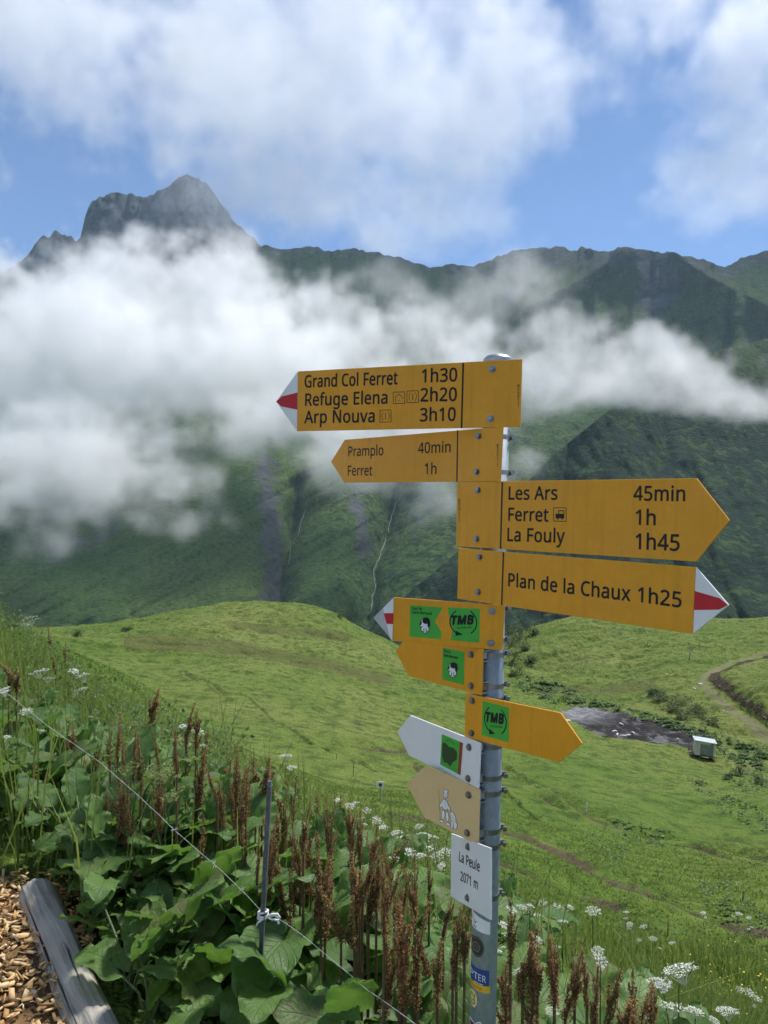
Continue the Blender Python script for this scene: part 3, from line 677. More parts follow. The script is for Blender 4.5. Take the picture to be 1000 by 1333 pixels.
GLYPHS = json.loads('''{"-":[217,[[27,154,27,206,189,206,189,154]]],".":[180,[[89,-9,79,-8,69,-5,60,1,54,10,50,22,48,36,50,51,54,63,60,71,69,77,79,80,89,81,100,80,110,77,119,71,126,63,130,51,132,36,130,22,126,10,119,1,110,-5,100,-8]]],"0":[385,[[191,-7,142,1,102,22,72,59,50,108,37,169,33,240,35,290,40,334,49,373,61,407,78,435,99,458,125,474,156,484,191,487,241,480,281,458,312,422,334,373,347,313,351,240,349,191,344,147,335,108,322,74,305,45,284,23,258,6,227,-3],[191,44,224,49,249,65,268,92,281,130,289,180,291,240,289,300,281,349,268,388,249,415,224,431,191,437,159,431,133,415,115,388,102,349,95,300,92,240,95,180,102,131,115,93,133,65,159,49]]],"1":[385,[[181,0,181,335,181,381,183,418,164,400,142,381,91,339,60,379,189,480,238,480,238,0]]],"2":[385,[[32,0,32,49,158,176,219,240,234,259,247,278,257,296,264,315,268,334,269,355,267,380,259,400,246,415,229,427,208,434,185,436,162,435,142,430,123,424,105,415,87,403,69,390,38,430,57,445,79,458,102,470,128,479,155,484,185,486,226,482,262,471,291,452,312,427,325,396,330,359,328,334,323,311,314,288,303,267,288,245,271,224,252,202,230,179,207,155,107,56,107,54,349,54,349,0]]],"3":[385,[[162,-7,137,-6,114,-4,92,-1,71,4,50,11,30,19,30,75,51,65,73,58,95,51,118,47,141,44,163,43,202,46,233,54,256,68,271,87,281,110,284,138,280,165,268,186,249,202,222,213,189,220,150,222,103,222,103,273,150,273,187,275,217,284,240,298,257,316,267,338,271,363,268,385,260,403,247,417,230,428,208,434,183,437,159,435,136,431,117,425,99,417,80,407,62,396,33,437,51,449,72,461,96,471,123,480,152,485,183,486,229,483,266,471,294,453,315,428,327,400,331,367,328,337,319,312,304,290,284,274,260,261,232,253,232,250,267,243,296,231,318,214,333,192,343,166,346,136,344,110,337,85,326,62,311,42,291,25,266,11,237,1,202,-5]]],"4":[385,[[244,0,244,109,14,109,14,159,240,482,301,482,301,162,371,162,371,109,301,109,301,0],[72,162,244,162,244,313,245,372,247,419,244,419,231,392,216,367]]],"5":[385,[[167,-7,142,-6,119,-4,97,0,76,5,58,12,42,19,42,75,60,66,79,58,101,52,124,47,146,45,167,44,200,46,229,55,253,69,271,89,282,115,285,147,282,176,273,200,257,219,234,233,203,242,165,244,122,241,83,234,54,253,72,480,312,480,312,426,122,426,111,287,142,291,185,294,231,290,270,278,302,257,326,229,341,195,346,153,341,107,325,68,299,36,263,12,219,-2]]],"7":[385,[[91,0,288,426,30,426,30,480,351,480,351,434,156,0]]],"A":[430,[[0,0,187,482,242,482,428,0,366,0,308,148,118,148,61,0],[138,202,290,202,236,347,230,367,221,396,214,419,203,378,193,347]]],"B":[437,[[65,0,65,480,202,480,257,477,303,468,338,453,364,431,379,400,384,361,382,334,374,311,361,290,343,274,320,262,293,255,293,251,312,247,331,241,348,234,363,224,376,212,386,197,394,180,399,160,400,136,395,96,380,63,356,36,322,16,282,4,234,0],[126,275,214,275,251,278,279,284,299,295,312,310,319,330,322,354,319,378,309,397,294,411,272,420,242,426,205,428,126,428],[126,51,222,51,261,54,290,62,311,76,325,94,333,116,336,141,333,165,324,185,310,202,288,215,257,222,218,225,126,225]]],"C":[425,[[261,-7,215,-3,174,7,139,24,109,46,85,75,65,109,52,149,44,192,41,240,44,287,53,330,67,368,88,403,114,431,146,455,183,472,225,483,271,486,320,483,364,474,404,458,379,407,330,425,311,430,292,432,271,433,223,427,182,410,149,381,124,343,110,296,105,240,109,184,123,137,146,98,178,69,219,52,270,46,291,47,311,49,330,52,385,65,385,13,367,7,348,2,329,-2,309,-5,286,-6]]],"E":[374,[[65,0,65,480,333,480,333,426,126,426,126,277,321,277,321,224,126,224,126,53,333,53,333,0]]],"F":[349,[[65,0,65,480,333,480,333,426,126,426,126,257,320,257,320,203,126,203,126,0]]],"G":[489,[[271,-7,224,-3,182,7,145,23,114,46,88,74,67,108,53,148,44,191,41,240,44,288,54,331,71,370,93,404,121,433,155,456,195,473,240,483,289,486,316,485,341,483,366,479,389,473,411,466,433,458,410,406,392,413,373,419,352,425,331,430,309,432,286,433,233,427,188,410,152,381,125,343,109,296,104,240,106,203,112,169,123,139,137,112,157,89,181,70,210,57,245,48,285,46,338,49,379,57,379,199,273,199,273,253,439,253,439,18,413,10,387,4,361,-1,333,-4,303,-6]]],"H":[498,[[65,0,65,480,126,480,126,277,371,277,371,480,432,480,432,0,371,0,371,224,126,224,126,0]]],"L":[352,[[65,0,65,480,126,480,126,54,335,54,335,0]]],"M":[610,[[65,0,65,480,154,480,302,87,305,87,455,480,544,480,544,0,484,0,484,295,486,364,489,420,486,420,326,0,277,0,119,420,116,420,120,364,121,291,121,0]]],"N":[511,[[65,0,65,480,135,480,391,83,394,83,392,115,390,162,389,209,389,480,445,480,445,0,375,0,118,398,116,398,119,340,121,268,121,0]]],"P":[407,[[65,0,65,480,192,480,249,475,295,463,329,443,353,415,367,380,372,338,370,313,364,288,354,264,340,243,320,224,294,208,263,196,225,189,181,187,126,187,126,0],[126,238,174,238,216,241,250,248,276,261,295,279,306,304,310,336,306,364,296,387,280,405,257,418,225,425,187,428,126,428]]],"R":[418,[[65,0,65,480,197,480,252,476,296,464,329,446,353,419,367,385,372,343,370,319,366,298,358,279,348,264,336,250,322,239,307,229,292,221,276,215,408,0,337,0,221,198,126,198,126,0],[126,249,197,249,233,252,261,259,283,272,298,290,307,313,310,340,306,369,297,391,281,407,259,418,230,425,194,427,126,427]]],"S":[369,[[166,-7,140,-6,115,-4,91,-1,70,4,51,9,34,16,34,74,52,67,72,60,94,54,119,50,143,47,169,46,201,48,228,55,249,66,265,82,274,101,277,123,276,138,272,151,267,163,258,173,247,183,232,192,214,202,191,211,164,222,126,238,96,256,72,276,54,300,44,329,40,364,42,388,49,410,60,429,74,446,92,460,114,471,138,480,165,485,193,486,219,485,243,483,266,479,287,473,307,467,326,459,307,408,253,426,233,430,213,432,192,433,165,431,142,425,124,414,112,400,104,383,101,363,103,348,106,335,111,323,120,313,131,303,144,294,161,285,182,276,206,267,233,256,257,245,278,233,296,221,310,207,322,191,330,173,335,152,337,128,332,89,317,56,291,29,256,9,215,-3]]],"T":[374,[[156,0,156,426,7,426,7,480,366,480,366,426,217,426,217,0]]],"a":[377,[[144,-7,114,-4,86,5,63,19,45,40,34,67,31,100,36,133,50,161,73,183,106,200,150,210,203,215,265,217,265,238,262,265,256,286,245,301,230,311,212,316,190,318,172,317,154,315,136,310,89,291,71,335,87,343,106,350,126,357,148,362,170,365,193,366,233,363,266,353,291,337,308,314,319,283,322,245,322,0,279,0,268,51,265,51,249,33,233,19,216,7,196,0,173,-5],[158,41,187,44,212,52,234,66,251,86,261,112,264,144,264,176,211,174,171,170,140,163,118,152,103,138,95,121,92,99,94,81,100,66,110,55,124,47,140,43]]],"c":[323,[[201,-7,171,-5,143,2,117,13,93,28,74,48,58,73,46,103,39,138,37,178,39,220,47,256,59,286,76,311,96,332,119,347,146,358,174,365,206,367,224,366,241,364,259,361,300,347,282,298,244,310,204,315,145,300,110,254,98,179,101,139,110,105,124,79,144,60,170,48,201,44,220,45,237,47,253,50,294,65,294,13,254,-2,239,-4,221,-6]]],"d":[414,[[185,-7,143,-2,107,14,77,40,55,76,41,123,37,179,41,236,55,283,78,319,108,346,144,361,185,367,211,365,234,360,254,351,270,340,285,328,297,314,301,314,299,339,297,367,297,510,356,510,356,0,308,0,300,48,297,48,285,34,271,21,254,9,234,0,211,-5],[194,42,228,46,255,56,274,74,287,98,295,129,298,168,298,179,295,220,288,254,275,282,256,302,229,314,193,318,164,313,140,301,122,280,109,252,101,218,98,178,101,138,109,105,122,78,141,58,165,46]]],"e":[379,[[210,-7,177,-4,147,3,120,14,96,30,75,51,59,76,47,106,39,140,37,177,39,215,46,249,57,279,72,305,90,326,112,344,138,357,166,364,196,367,226,364,252,358,276,347,296,331,313,312,327,290,337,264,343,235,345,204,345,169,98,169,102,131,113,100,129,76,152,58,180,47,213,44,235,44,255,46,274,50,328,69,328,17,310,9,292,4,274,-1,255,-4,234,-6],[99,216,283,216,280,244,273,269,262,290,245,306,223,315,195,318,169,315,147,306,129,291,114,271,105,245]]],"f":[232,[[73,0,73,314,10,314,10,342,73,362,73,383,77,425,87,458,104,483,127,500,156,510,190,514,229,510,260,502,244,455,220,462,191,465,173,463,158,457,147,446,139,430,134,409,132,383,132,360,223,360,223,314,132,314,132,0]]],"g":[414,[[195,-161,145,-159,102,-151,65,-138,65,-84,103,-100,148,-109,198,-112,227,-109,251,-100,271,-85,286,-65,295,-40,298,-11,298,3,298,27,300,48,297,48,268,17,231,-1,185,-7,142,-1,106,15,76,42,54,79,41,125,37,179,41,233,54,278,76,316,106,344,142,361,185,367,208,365,229,361,249,353,267,343,283,329,298,312,301,312,309,360,356,360,356,-6,352,-53,338,-92,317,-122,286,-144,245,-157],[194,42,227,45,253,55,273,71,287,94,295,126,298,165,298,179,295,224,287,259,273,285,252,303,226,313,193,317,165,313,142,301,123,281,109,254,101,220,98,179,101,138,109,104,123,77,141,57,165,46]]],"h":[416,[[57,0,57,510,116,510,116,361,113,310,117,310,130,327,146,341,164,352,185,360,206,364,229,366,269,363,302,352,328,335,346,310,357,276,361,234,361,0,302,0,302,230,293,278,266,307,222,317,186,313,158,302,139,283,126,257,119,225,116,186,116,0]]],"i":[174,[[87,420,62,429,57,436,54,446,52,457,54,469,57,479,62,486,87,495,111,486,117,479,120,469,122,457,120,446,117,436,111,429],[57,0,57,360,116,360,116,0]]],"l":[174,[[57,0,57,510,116,510,116,0]]],"m":[628,[[57,0,57,360,105,360,113,311,117,311,129,328,144,342,162,353,182,361,202,365,223,367,273,360,310,340,333,306,336,306,350,325,366,340,386,352,407,360,429,365,452,367,489,363,520,353,543,335,560,310,570,277,574,234,574,0,515,0,515,232,507,279,483,308,442,317,410,314,385,304,367,287,355,264,347,234,345,199,345,0,286,0,286,232,278,279,253,308,212,317,180,313,155,302,137,283,125,258,118,226,116,187,116,0]]],"n":[416,[[57,0,57,360,105,360,113,311,117,311,130,328,146,342,165,353,186,361,208,365,230,367,270,363,302,353,328,335,346,310,357,277,361,234,361,0,302,0,302,230,293,278,266,307,222,317,186,313,158,302,139,283,126,258,119,226,116,187,116,0]]],"o":[407,[[202,-7,172,-4,143,3,117,15,94,32,75,53,58,79,46,109,39,143,37,181,42,236,57,282,82,318,116,345,156,361,204,367,236,364,264,357,290,345,314,328,333,307,349,282,361,252,368,218,370,181,365,126,350,79,325,42,291,15,250,-1],[203,42,237,46,263,59,283,80,298,107,306,141,309,181,306,220,298,253,283,281,263,301,236,313,203,317,169,313,143,301,123,281,109,253,101,220,98,181,101,141,109,107,123,80,143,59,170,46]]],"p":[414,[[57,-161,57,360,105,360,113,311,116,311,128,326,142,339,158,351,178,360,201,365,228,367,270,362,305,346,335,320,358,284,372,238,376,181,372,124,358,78,335,41,305,14,269,-1,228,-7,202,-5,179,0,159,9,142,20,128,32,116,46,112,46,115,17,116,-13,116,-161],[219,42,240,44,258,50,273,60,286,74,296,90,305,110,310,132,314,155,315,181,312,220,304,253,291,280,272,301,248,313,218,317,185,314,159,303,140,286,127,262,119,231,116,192,116,181,119,140,126,106,138,78,157,58,184,46]]],"r":[278,[[57,0,57,360,105,360,112,294,115,294,128,313,143,330,160,345,179,357,201,364,225,367,247,366,267,363,260,308,241,312,221,313,203,311,186,306,169,298,154,286,141,272,131,256,123,236,118,215,116,192,116,0]]],"s":[322,[[148,-7,124,-6,102,-4,83,-1,66,4,50,9,35,16,35,70,87,50,107,45,128,42,149,41,176,43,198,47,214,55,225,66,232,79,234,94,227,118,200,140,146,164,86,191,71,200,58,211,48,223,40,237,36,253,34,271,38,299,51,323,72,342,99,356,132,364,169,367,191,366,211,364,231,360,249,355,267,350,284,343,264,296,216,312,200,315,183,318,165,318,143,317,124,313,110,307,99,298,93,287,91,275,99,249,129,229,183,206,205,198,225,189,242,180,257,170,269,159,279,147,286,133,290,118,291,99,287,67,274,41,253,20,224,5,189,-4]]],"t":[243,[[167,-7,149,-6,132,-2,115,3,100,11,87,22,77,37,68,55,63,78,62,105,62,314,11,314,11,343,62,366,86,443,121,443,121,360,225,360,225,314,121,314,121,106,123,86,128,70,137,57,148,49,162,43,177,42,205,44,228,49,228,4,201,-4]]],"u":[416,[[184,-7,144,-3,111,7,86,25,68,49,57,83,53,124,53,360,113,360,113,128,122,81,148,52,193,42,229,46,256,57,276,76,289,102,296,134,299,173,299,360,358,360,358,0,310,0,301,48,298,48,285,31,269,17,250,6,229,-1,207,-5]]],"v":[342,[[136,0,0,360,63,360,140,148,151,115,162,80,169,52,171,52,179,81,190,116,201,148,278,360,341,360,204,0]]],"w":[528,[[106,1,7,361,69,361,118,169,132,110,142,61,144,61,151,89,159,125,169,158,232,361,297,361,359,158,373,108,383,62,385,62,395,108,410,169,460,361,520,361,420,1,351,1,289,203,274,258,265,299,262,299,253,258,238,203,173,1]]],"x":[356,[[12,0,142,184,18,360,85,360,178,224,270,360,336,360,212,184,343,0,276,0,178,144,79,0]]],"y":[343,[[56,-161,28,-160,7,-156,7,-109,25,-111,47,-113,66,-111,83,-105,97,-95,108,-82,118,-67,127,-49,146,-1,1,360,64,360,142,155,160,104,172,57,175,57,187,101,206,156,279,360,343,360,187,-50,174,-81,157,-108,139,-131,116,-148,89,-158]]]}''')   # outlines: advance, closed loops of x, y in thousandths
_txt = {}
def text_mesh(body, weight=0.0, shear=0.0):
    key = (body, weight, shear)
    if key not in _txt:
        cu = bpy.data.curves.new("lettering", 'CURVE'); cu.dimensions = '2D'; cu.fill_mode = 'BOTH'; cu.offset = 0.0
        x = 0.0
        for ch in body:
            if ch == " ": x += 0.2; continue
            adv, loops = GLYPHS[ch]
            for lp in loops:
                sp = cu.splines.new('POLY'); n = len(lp) // 2; sp.points.add(n - 1); sp.use_cyclic_u = True
                for i in range(n):
                    px_, py_ = lp[2 * i] / 1000, lp[2 * i + 1] / 1000
                    sp.points[i].co = (x + px_ + shear * py_, py_, 0, 1)
            x += adv / 1000 + weight
        ob = bpy.data.objects.new("lettering", cu); C.objects.link(ob)
        dg = bpy.context.evaluated_depsgraph_get()
        ev = ob.evaluated_get(dg); me = ev.to_mesh()
        v = np.array([q.co[:] for q in me.vertices]); f = [tuple(p.vertices) for p in me.polygons]
        ev.to_mesh_clear()
        C.objects.unlink(ob); bpy.data.objects.remove(ob); bpy.data.curves.remove(cu)
        _txt[key] = (v, f)
    return _txt[key]
_cap = float(np.ptp(text_mesh("H")[0][:, 1]))

class Sign:
    def __init__(s, label, quad, tip=None, yaw=None, off=0.052):
        """quad: TL, TR, BR, BL photo corners; the plate's plane is vertical, turned by yaw and held off the pole"""
        vm = sum(q[1] for q in quad) / 4
        ax = pole_axis(vm)
        if yaw is None:
            best = None
            for a in np.linspace(-75, 75, 601):
                s._plane(R(a), ax, off)
                q = [s.uv(*c) for c in quad]
                hl = q[0][1] - q[3][1]; hr = q[1][1] - q[2][1]
                e = abs(hl - hr) / max(hl, hr) if min(hl, hr) > 0 else 9
                if best is None or e < best[0]: best = (e, a)
            yaw = best[1]
        s._plane(R(yaw), ax, off); s.yaw = yaw
        q = [s.uv(*c) for c in quad]
        print("sign yaw %.1f  w %.3f/%.3f h %.3f/%.3f  %s" % (yaw, np.hypot(*(q[1] - q[0])), np.hypot(*(q[2] - q[3])), np.hypot(*(q[0] - q[3])), np.hypot(*(q[1] - q[2])), label[:40]))
        s.quad = q; s.tip = s.uv(*tip) if tip else None
        s.root = empty("trail_sign", s.pt(sum(q) / 4), label, "sign")
        s.inv = Matrix.Translation(-s.root.location)
    def _plane(s, a, ax, off):
        s.d = Vector((math.cos(a), math.sin(a), 0)); s.n = Vector((math.sin(a), -math.cos(a), 0)); s.o = ax + s.n * off
    def uv(s, u, v):
        r = P(u, v, 1.0); k = s.o.dot(s.n) / r.dot(s.n); p = r * k - s.o
        return np.array([p.dot(s.d), p.z])
    def pt(s, q, lift=0.0):
        return s.o + s.d * float(q[0]) + Vector((0, 0, float(q[1]))) + s.n * lift
    def loc(s, p): return Vector(p) - s.root.location
    def plate(s, name, outline, mat, lift, thick, parent=None, bev=0.0007):
        """flat prism; outline in plane coordinates (counter-clockwise or not)"""
        pts = [np.array(q, float) for q in outline]
        area = sum(a[0] * b[1] - b[0] * a[1] for a, b in zip(pts, pts[1:] + pts[:1]))
        if area < 0: pts = pts[::-1]
        n = len(pts); par = parent or s.root
        bm = bmesh.new()
        fr = [bm.verts.new(s.loc(s.pt(q, lift))) for q in pts]
        bk = [bm.verts.new(s.loc(s.pt(q, lift - thick))) for q in pts]
        bm.faces.new(fr); bm.faces.new(bk[::-1])
        for i in range(n):
            j = (i + 1) % n
            bm.faces.new((fr[j], fr[i], bk[i], bk[j]))
        bmesh.ops.recalc_face_normals(bm, faces=bm.faces)
        if bev: bmesh.ops.bevel(bm, geom=bm.edges[:], offset=bev, segments=2, affect='EDGES', profile=0.5)
        if n > 4 and not bev: bmesh.ops.triangulate(bm, faces=[f for f in bm.faces if len(f.verts) > 4])
        me = bpy.data.meshes.new(name); bm.to_mesh(me); bm.free()
        me.materials.append(mat)
        if thick > 0.002:                       # the backs are bare metal
            me.materials.append(M_back)
            for f in me.polygons:
                if f.normal.dot(s.n) < -0.95: f.material_index = 1
        o = bpy.data.objects.new(name, me); C.objects.link(o)
        o.parent = par
        return o
    def px(s, pts): return [s.uv(*p) for p in pts]
    def patch(s, name, pts, mat, lift=0.0006, thick=0.0005, parent=None, px=True):
        return s.plate(name, s.px(pts) if px else pts, mat, lift, thick, parent, 0)
    def lines(s, name, lines, mat=None, weight=0.012, parent=None, lift=0.0004, shear=0.0):
        """lines: (text, left baseline px, right baseline px, cap height px)"""
        for body, a, b, cap in lines:
            mb = MB()
            v, f = text_mesh(body, weight, shear)
            p0, p1 = s.uv(*a), s.uv(*b)
            top = s.uv(a[0], a[1] - cap); sc_y = (top[1] - p0[1]) / _cap
            top2 = s.uv(b[0], b[1] - cap); sc_y2 = (top2[1] - p1[1]) / _cap
            x0, x1 = v[:, 0].min(), v[:, 0].max()
            bold = weight * sc_y
            for k, (bx, by) in enumerate(((0, 0), (1, 0.5), (-1, -0.5), (0.5, -1), (-0.5, 1)) if weight else ((0, 0),)):
                vs = []
                for x, y, z in v:
                    t_ = (x - x0) / (x1 - x0)
                    q = p0 * (1 - t_) + p1 * t_ + np.array([bx * bold, y * (sc_y + sc_y2) / 2 + by * bold])
                    vs.append(s.loc(s.pt(q, lift + 0.00001 * k)))
                mb.add(vs, f)
            mb.build(name, mat or M_black, parent or s.root)
    def strip(s, mb, a, b, w, lift=0.0004):
        """thin flat stroke between plane points"""
        a = np.array(a, float); b = np.array(b, float); d = (b - a) / max(1e-9, np.hypot(*(b - a))); m = np.array([-d[1], d[0]]) * w / 2
        mb.add([s.loc(s.pt(q, lift)) for q in (a - m, b - m, b + m, a + m)], [(0, 1, 2, 3)])
    def stroke(s, mb, pts, w, lift=0.0004, closed=False):
        pts = [np.array(p, float) for p in pts]
        for a, b in zip(pts, pts[1:] + (pts[:1] if closed else [])): s.strip(mb, a, b, w, lift)
    def poly(s, mb, pts, lift=0.0005, mi=0):
        mb.add([s.loc(s.pt(q, lift)) for q in pts], [tuple(range(len(pts)))], mi)
    def ell(s, c, rx, ry, n=20, a0=0, a1=360):
        return [np.array(c) + np.array([rx * math.cos(R(a0 + (a1 - a0) * k / n)), ry * math.sin(R(a0 + (a1 - a0) * k / n))]) for k in range(n + (0 if a1 - a0 == 360 else 1))]
    def bolt(s, px):
        q = s.uv(*px); mb = MB()
        c = s.pt(q, 0)
        cyl(mb, c + s.n * 0.0008, s.n, 0.0085, 0.0016, 20)
        # hexagon head with a rounded top
        cyl(mb, c + s.n * 0.0036, s.n, 0.0062, 0.0040, 6)
        cyl(mb, c + s.n * 0.0060, s.n, 0.0054, 0.0008, 6, r2=0.0042)
        o = mb.build("bolt", M_steel, s.root)
        o.data.transform(s.inv)
        return o
    def clamp(s, px, lug_side=1, stain=False):
        """channel bracket behind the plate, steel band round the pole and its tightening screw"""
        q = s.uv(*px)
        z = s.pt(q).z
        f = (z - P_TOP.z) / (P_BOT.z - P_TOP.z); c = P_TOP.lerp(P_BOT, f)
        mb = MB(); ring = 28; h = 0.0055; r0, r1 = POLE_R + 0.0003, POLE_R + 0.0016
        vs = []; fs = []
        for k in range(ring):
            a = 2 * math.pi * k / ring
            for r_, zz in ((r0, -h), (r1, -h), (r1, h), (r0, h)):
                vs.append(c + Vector((math.cos(a) * r_, math.sin(a) * r_, zz)))
        for k in range(ring):
            k2 = (k + 1) % ring
            for j in range(4):
                j2 = (j + 1) % 4
                fs.append((k * 4 + j, k2 * 4 + j, k2 * 4 + j2, k * 4 + j2))
        mb.add(vs, fs, 0)
        # tightening screw block at the far right of the band
        ld = Vector((math.cos(R(12)), math.sin(R(12)), 0)); tn = Vector((-ld.y, ld.x, 0))
        mb.box(c + ld * (POLE_R + 0.006), (ld, tn, (0, 0, 1)), (0.005, 0.004, 0.0058), 0)
        cyl(mb, c + ld * (POLE_R + 0.0075), tn, 0.0034, 0.026, 10, 0)
        cyl(mb, c + ld * (POLE_R + 0.0075) - tn * 0.014, tn, 0.0058, 0.0045, 6, 0)
        # channel: two flanges and a web standing off the plate
        cx = s.pt((float((c - s.o).dot(s.d)), q[1]))
        gap = (s.pt(q) - c).dot(s.n) - 0.004 - POLE_R
        for sg in (-1, 1):
            mb.box(cx - s.n * (0.0045 + 0.012) + Vector((0, 0, sg * 0.012)), (s.d, s.n, (0, 0, 1)), (0.021, 0.012, 0.0011), 1)
        mb.box(cx - s.n * (0.0045 + 0.0013), (s.d, s.n, (0, 0, 1)), (0.021, 0.0011, 0.0105), 1)
        mb.box(cx - s.n * (0.0045 + 0.014) + s.d * 0.012, (s.d, s.n, (0, 0, 1)), (0.004, 0.010, 0.007), 2 if stain else 1)
        o = mb.build("clamp", [M_steel, M_alu, M_rust], s.root)
        o.data.transform(s.inv)
        return o

Q = lambda *a: [(a[i], a[i + 1]) for i in range(0, len(a), 2)]
def icon_frame(s, mb, x0, y0, x1, y1, w=0.0014):
    s.stroke(mb, s.px(Q(x0, y0, x1, y0 - 0.4, x1, y1 - 0.3, x0, y1)), w, 0.0004, True)

# -- topmost
s1 = Sign("topmost and widest yellow sign with a red and white tip, listing Grand Col Ferret", Q(387.9, 483.4, 679.8, 467.4, 677.7, 555.6, 386.8, 561.3), (359.3, 522.8))
s1.plate("panel", s1.quad, M_yellow, 0, 0.004)
tl, bl, tp = s1.quad[0], s1.quad[3], s1.tip
ym = (tl[1] + bl[1]) / 2; hh = (tl[1] - bl[1])
def tip_parts(s, top, bot, tip, gap=0.0004):
    """white arrow tip with the red band of a mountain trail"""
    sg = 1 if tip[0] > top[0] else -1
    h_ = np.array([sg * gap, 0])
    s.plate("arrow_tip", [top + h_, bot + h_, tip], M_white, 0, 0.004)
    a = top * 0.645 + bot * 0.355 + h_; b = top * 0.36 + bot * 0.64 + h_
    c1 = tip + (top - tip) * 0.10; c2 = tip + (bot - tip) * 0.10
    k = 0.26
    ra = tip + (top - tip) * k; rb = tip + (bot - tip) * k
    s.patch("red_band", [a, b, rb * 0.5 + (tip + (b - tip) * k) * 0.5, tip * 0.98 + a * 0.01 + b * 0.01, ra * 0.5 + (tip + (a - tip) * k) * 0.5], M_red, 0.0006, 0.0005, None, False)
tip_parts(s1, tl, bl, tp)
s1.lines("lettering", [("Grand Col Ferret", (396.9, 504.4), (517.5, 500.1), 16), ("Refuge Elena", (397.6, 528.2), (504.2, 525.3), 16), ("Arp Nouva", (396.5, 550.9), (487.6, 549.4), 16.2),
                       ("1h30", (549.5, 497.8), (594.9, 496.3), 17.2), ("2h20", (547.7, 522.6), (594.5, 521.8), 17.2), ("3h10", (547, 548.4), (593, 547.6), 17)])
mb = MB(); s1.stroke(mb, s1.px(Q(603.2, 472.4, 601, 557.4)), 0.004)
mb.build("divider_line", M_black, s1.root)
mb = MB()
icon_frame(s1, mb, 512, 510.5, 527, 525.4)
s1.stroke(mb, s1.px(Q(515, 523, 515, 517, 519.5, 513, 524, 517, 524, 519)), 0.0012); s1.stroke(mb, s1.px(Q(518, 521, 520, 521)), 0.0012)
icon_frame(s1, mb, 530, 509, 545, 524.2)
for k in (-1, 1): s1.stroke(mb, s1.px([(537.5 + k * (5 - 2.2 * abs(q) ** 2), 516.5 + 5.5 * q) for q in (-1, -.5, 0, .5, 1)]), 0.0012)
s1.stroke(mb, s1.px(Q(537.5, 512.5, 537.5, 520.5)), 0.0016)
icon_frame(s1, mb, 494.8, 534, 509.2, 549.6)
for k in (-1, 1): s1.stroke(mb, s1.px([(502 + k * (5 - 2.2 * abs(q) ** 2), 541.8 + 5.5 * q) for q in (-1, -.5, 0, .5, 1)]), 0.0012)
s1.stroke(mb, s1.px(Q(502, 537.8, 502, 545.8)), 0.0016)
mb.build("pictograms", M_black, s1.root)
def vprint(s, x, y0, y1, w):
    """the maker's tiny upright print at the end of a sign: unreadable strokes"""
    mb = MB(); y = y0; r_ = random.Random(int(x * 10))
    while y < y1:
        h_ = r_.uniform(0.9, 2.2); ww = w * (r_.uniform(0.6, 1.0) if y < (y0 + y1) / 2 else r_.uniform(0.2, 0.5))
        s.strip(mb, s.uv(x - ww / 2, y), s.uv(x + ww / 2, y), r_.uniform(0.0008, 0.0016)); y += h_
    mb.build("small_print", M_black, s.root)
vprint(s1, 675, 501, 530, 4)
for b in ((641, 480.3), (638.8, 545.1)): s1.bolt(b); s1.clamp(b)

# -- second
s2 = Sign("plain yellow left-pointing sign listing Pramplo and Ferret under the topmost one", Q(448.7, 572.5, 654.4, 555.5, 650.9, 626.5, 448, 628.3), (431, 601))
s2.plate("panel", [s2.quad[0], s2.quad[1], s2.quad[2], s2.quad[3], s2.tip], M_yellow, 0, 0.004)
s2.lines("lettering", [("Pramplo", (453.8, 594), (499.1, 592.6), 13), ("Ferret", (453, 618.9), (484.7, 618.9), 12.8), ("40min", (544.5, 590.1), (586.6, 588.7), 14), ("1h", (553.1, 617.1), (568.2, 617), 14)], weight=0.008)
mb = MB(); s2.stroke(mb, s2.px(Q(596, 559.9, 594.9, 627.0)), 0.004); mb.build("divider_line", M_black, s2.root)
vprint(s2, 648, 579, 607, 3)
for b in ((623.3, 567.8), (620.8, 614.2)): s2.bolt(b); s2.clamp(b)

# -- third
s3 = Sign("yellow sign listing Les Ars, Ferret and La Fouly with a small bus symbol", Q(595.2, 627.4, 906.8, 622.5, 906, 731.1, 593.7, 711), (949.7, 677.5))
s3.plate("panel", [s3.quad[0], s3.quad[1], s3.tip, s3.quad[2], s3.quad[3]], M_yellow, 0, 0.004)
s3.lines("lettering", [("Les Ars", (662.5, 650.2), (725.5, 650.4), 17), ("Ferret", (662.1, 677.7), (713.8, 678.9), 17), ("La Fouly", (660.9, 704.2), (735, 706.6), 17.4),
                       ("45min", (825.1, 651.3), (891.6, 652.3), 19), ("1h", (827.8, 682.8), (853.2, 683.6), 19.5), ("1h45", (827.8, 714.6), (884.4, 716.9), 20.5)])
mb = MB(); s3.stroke(mb, s3.px(Q(654.1, 627.4, 651.8, 714.4)), 0.004); mb.build("divider_line", M_black, s3.root)
mb = MB()
s3.stroke(mb, s3.px(Q(721, 661, 737.3, 661, 737.3, 678.7, 721, 678.3)), 0.0013, 0.0004, True)
s3.poly(mb, s3.px(Q(723.5, 668.8, 734.8, 668.8, 734.8, 674.6, 723.5, 674.2))); s3.poly(mb, s3.px(Q(727, 664.4, 735, 664.4, 735, 668.6, 734, 668.6, 734, 665.4, 728, 665.4, 728, 668.6, 727, 668.6)))
for x in (726.4, 732.2): s3.poly(mb, s3.px([(x + 1.3 * math.cos(a), 675.0 + 1.3 * math.sin(a)) for a in np.linspace(0, 6.28, 10)[:-1]]), 0.0007)
mb.build("pictograms", M_black, s3.root)
vprint(s3, 598, 650, 678, 3)
for b in ((622.2, 638), (620.3, 701.5)): s3.bolt(b); s3.clamp(b)

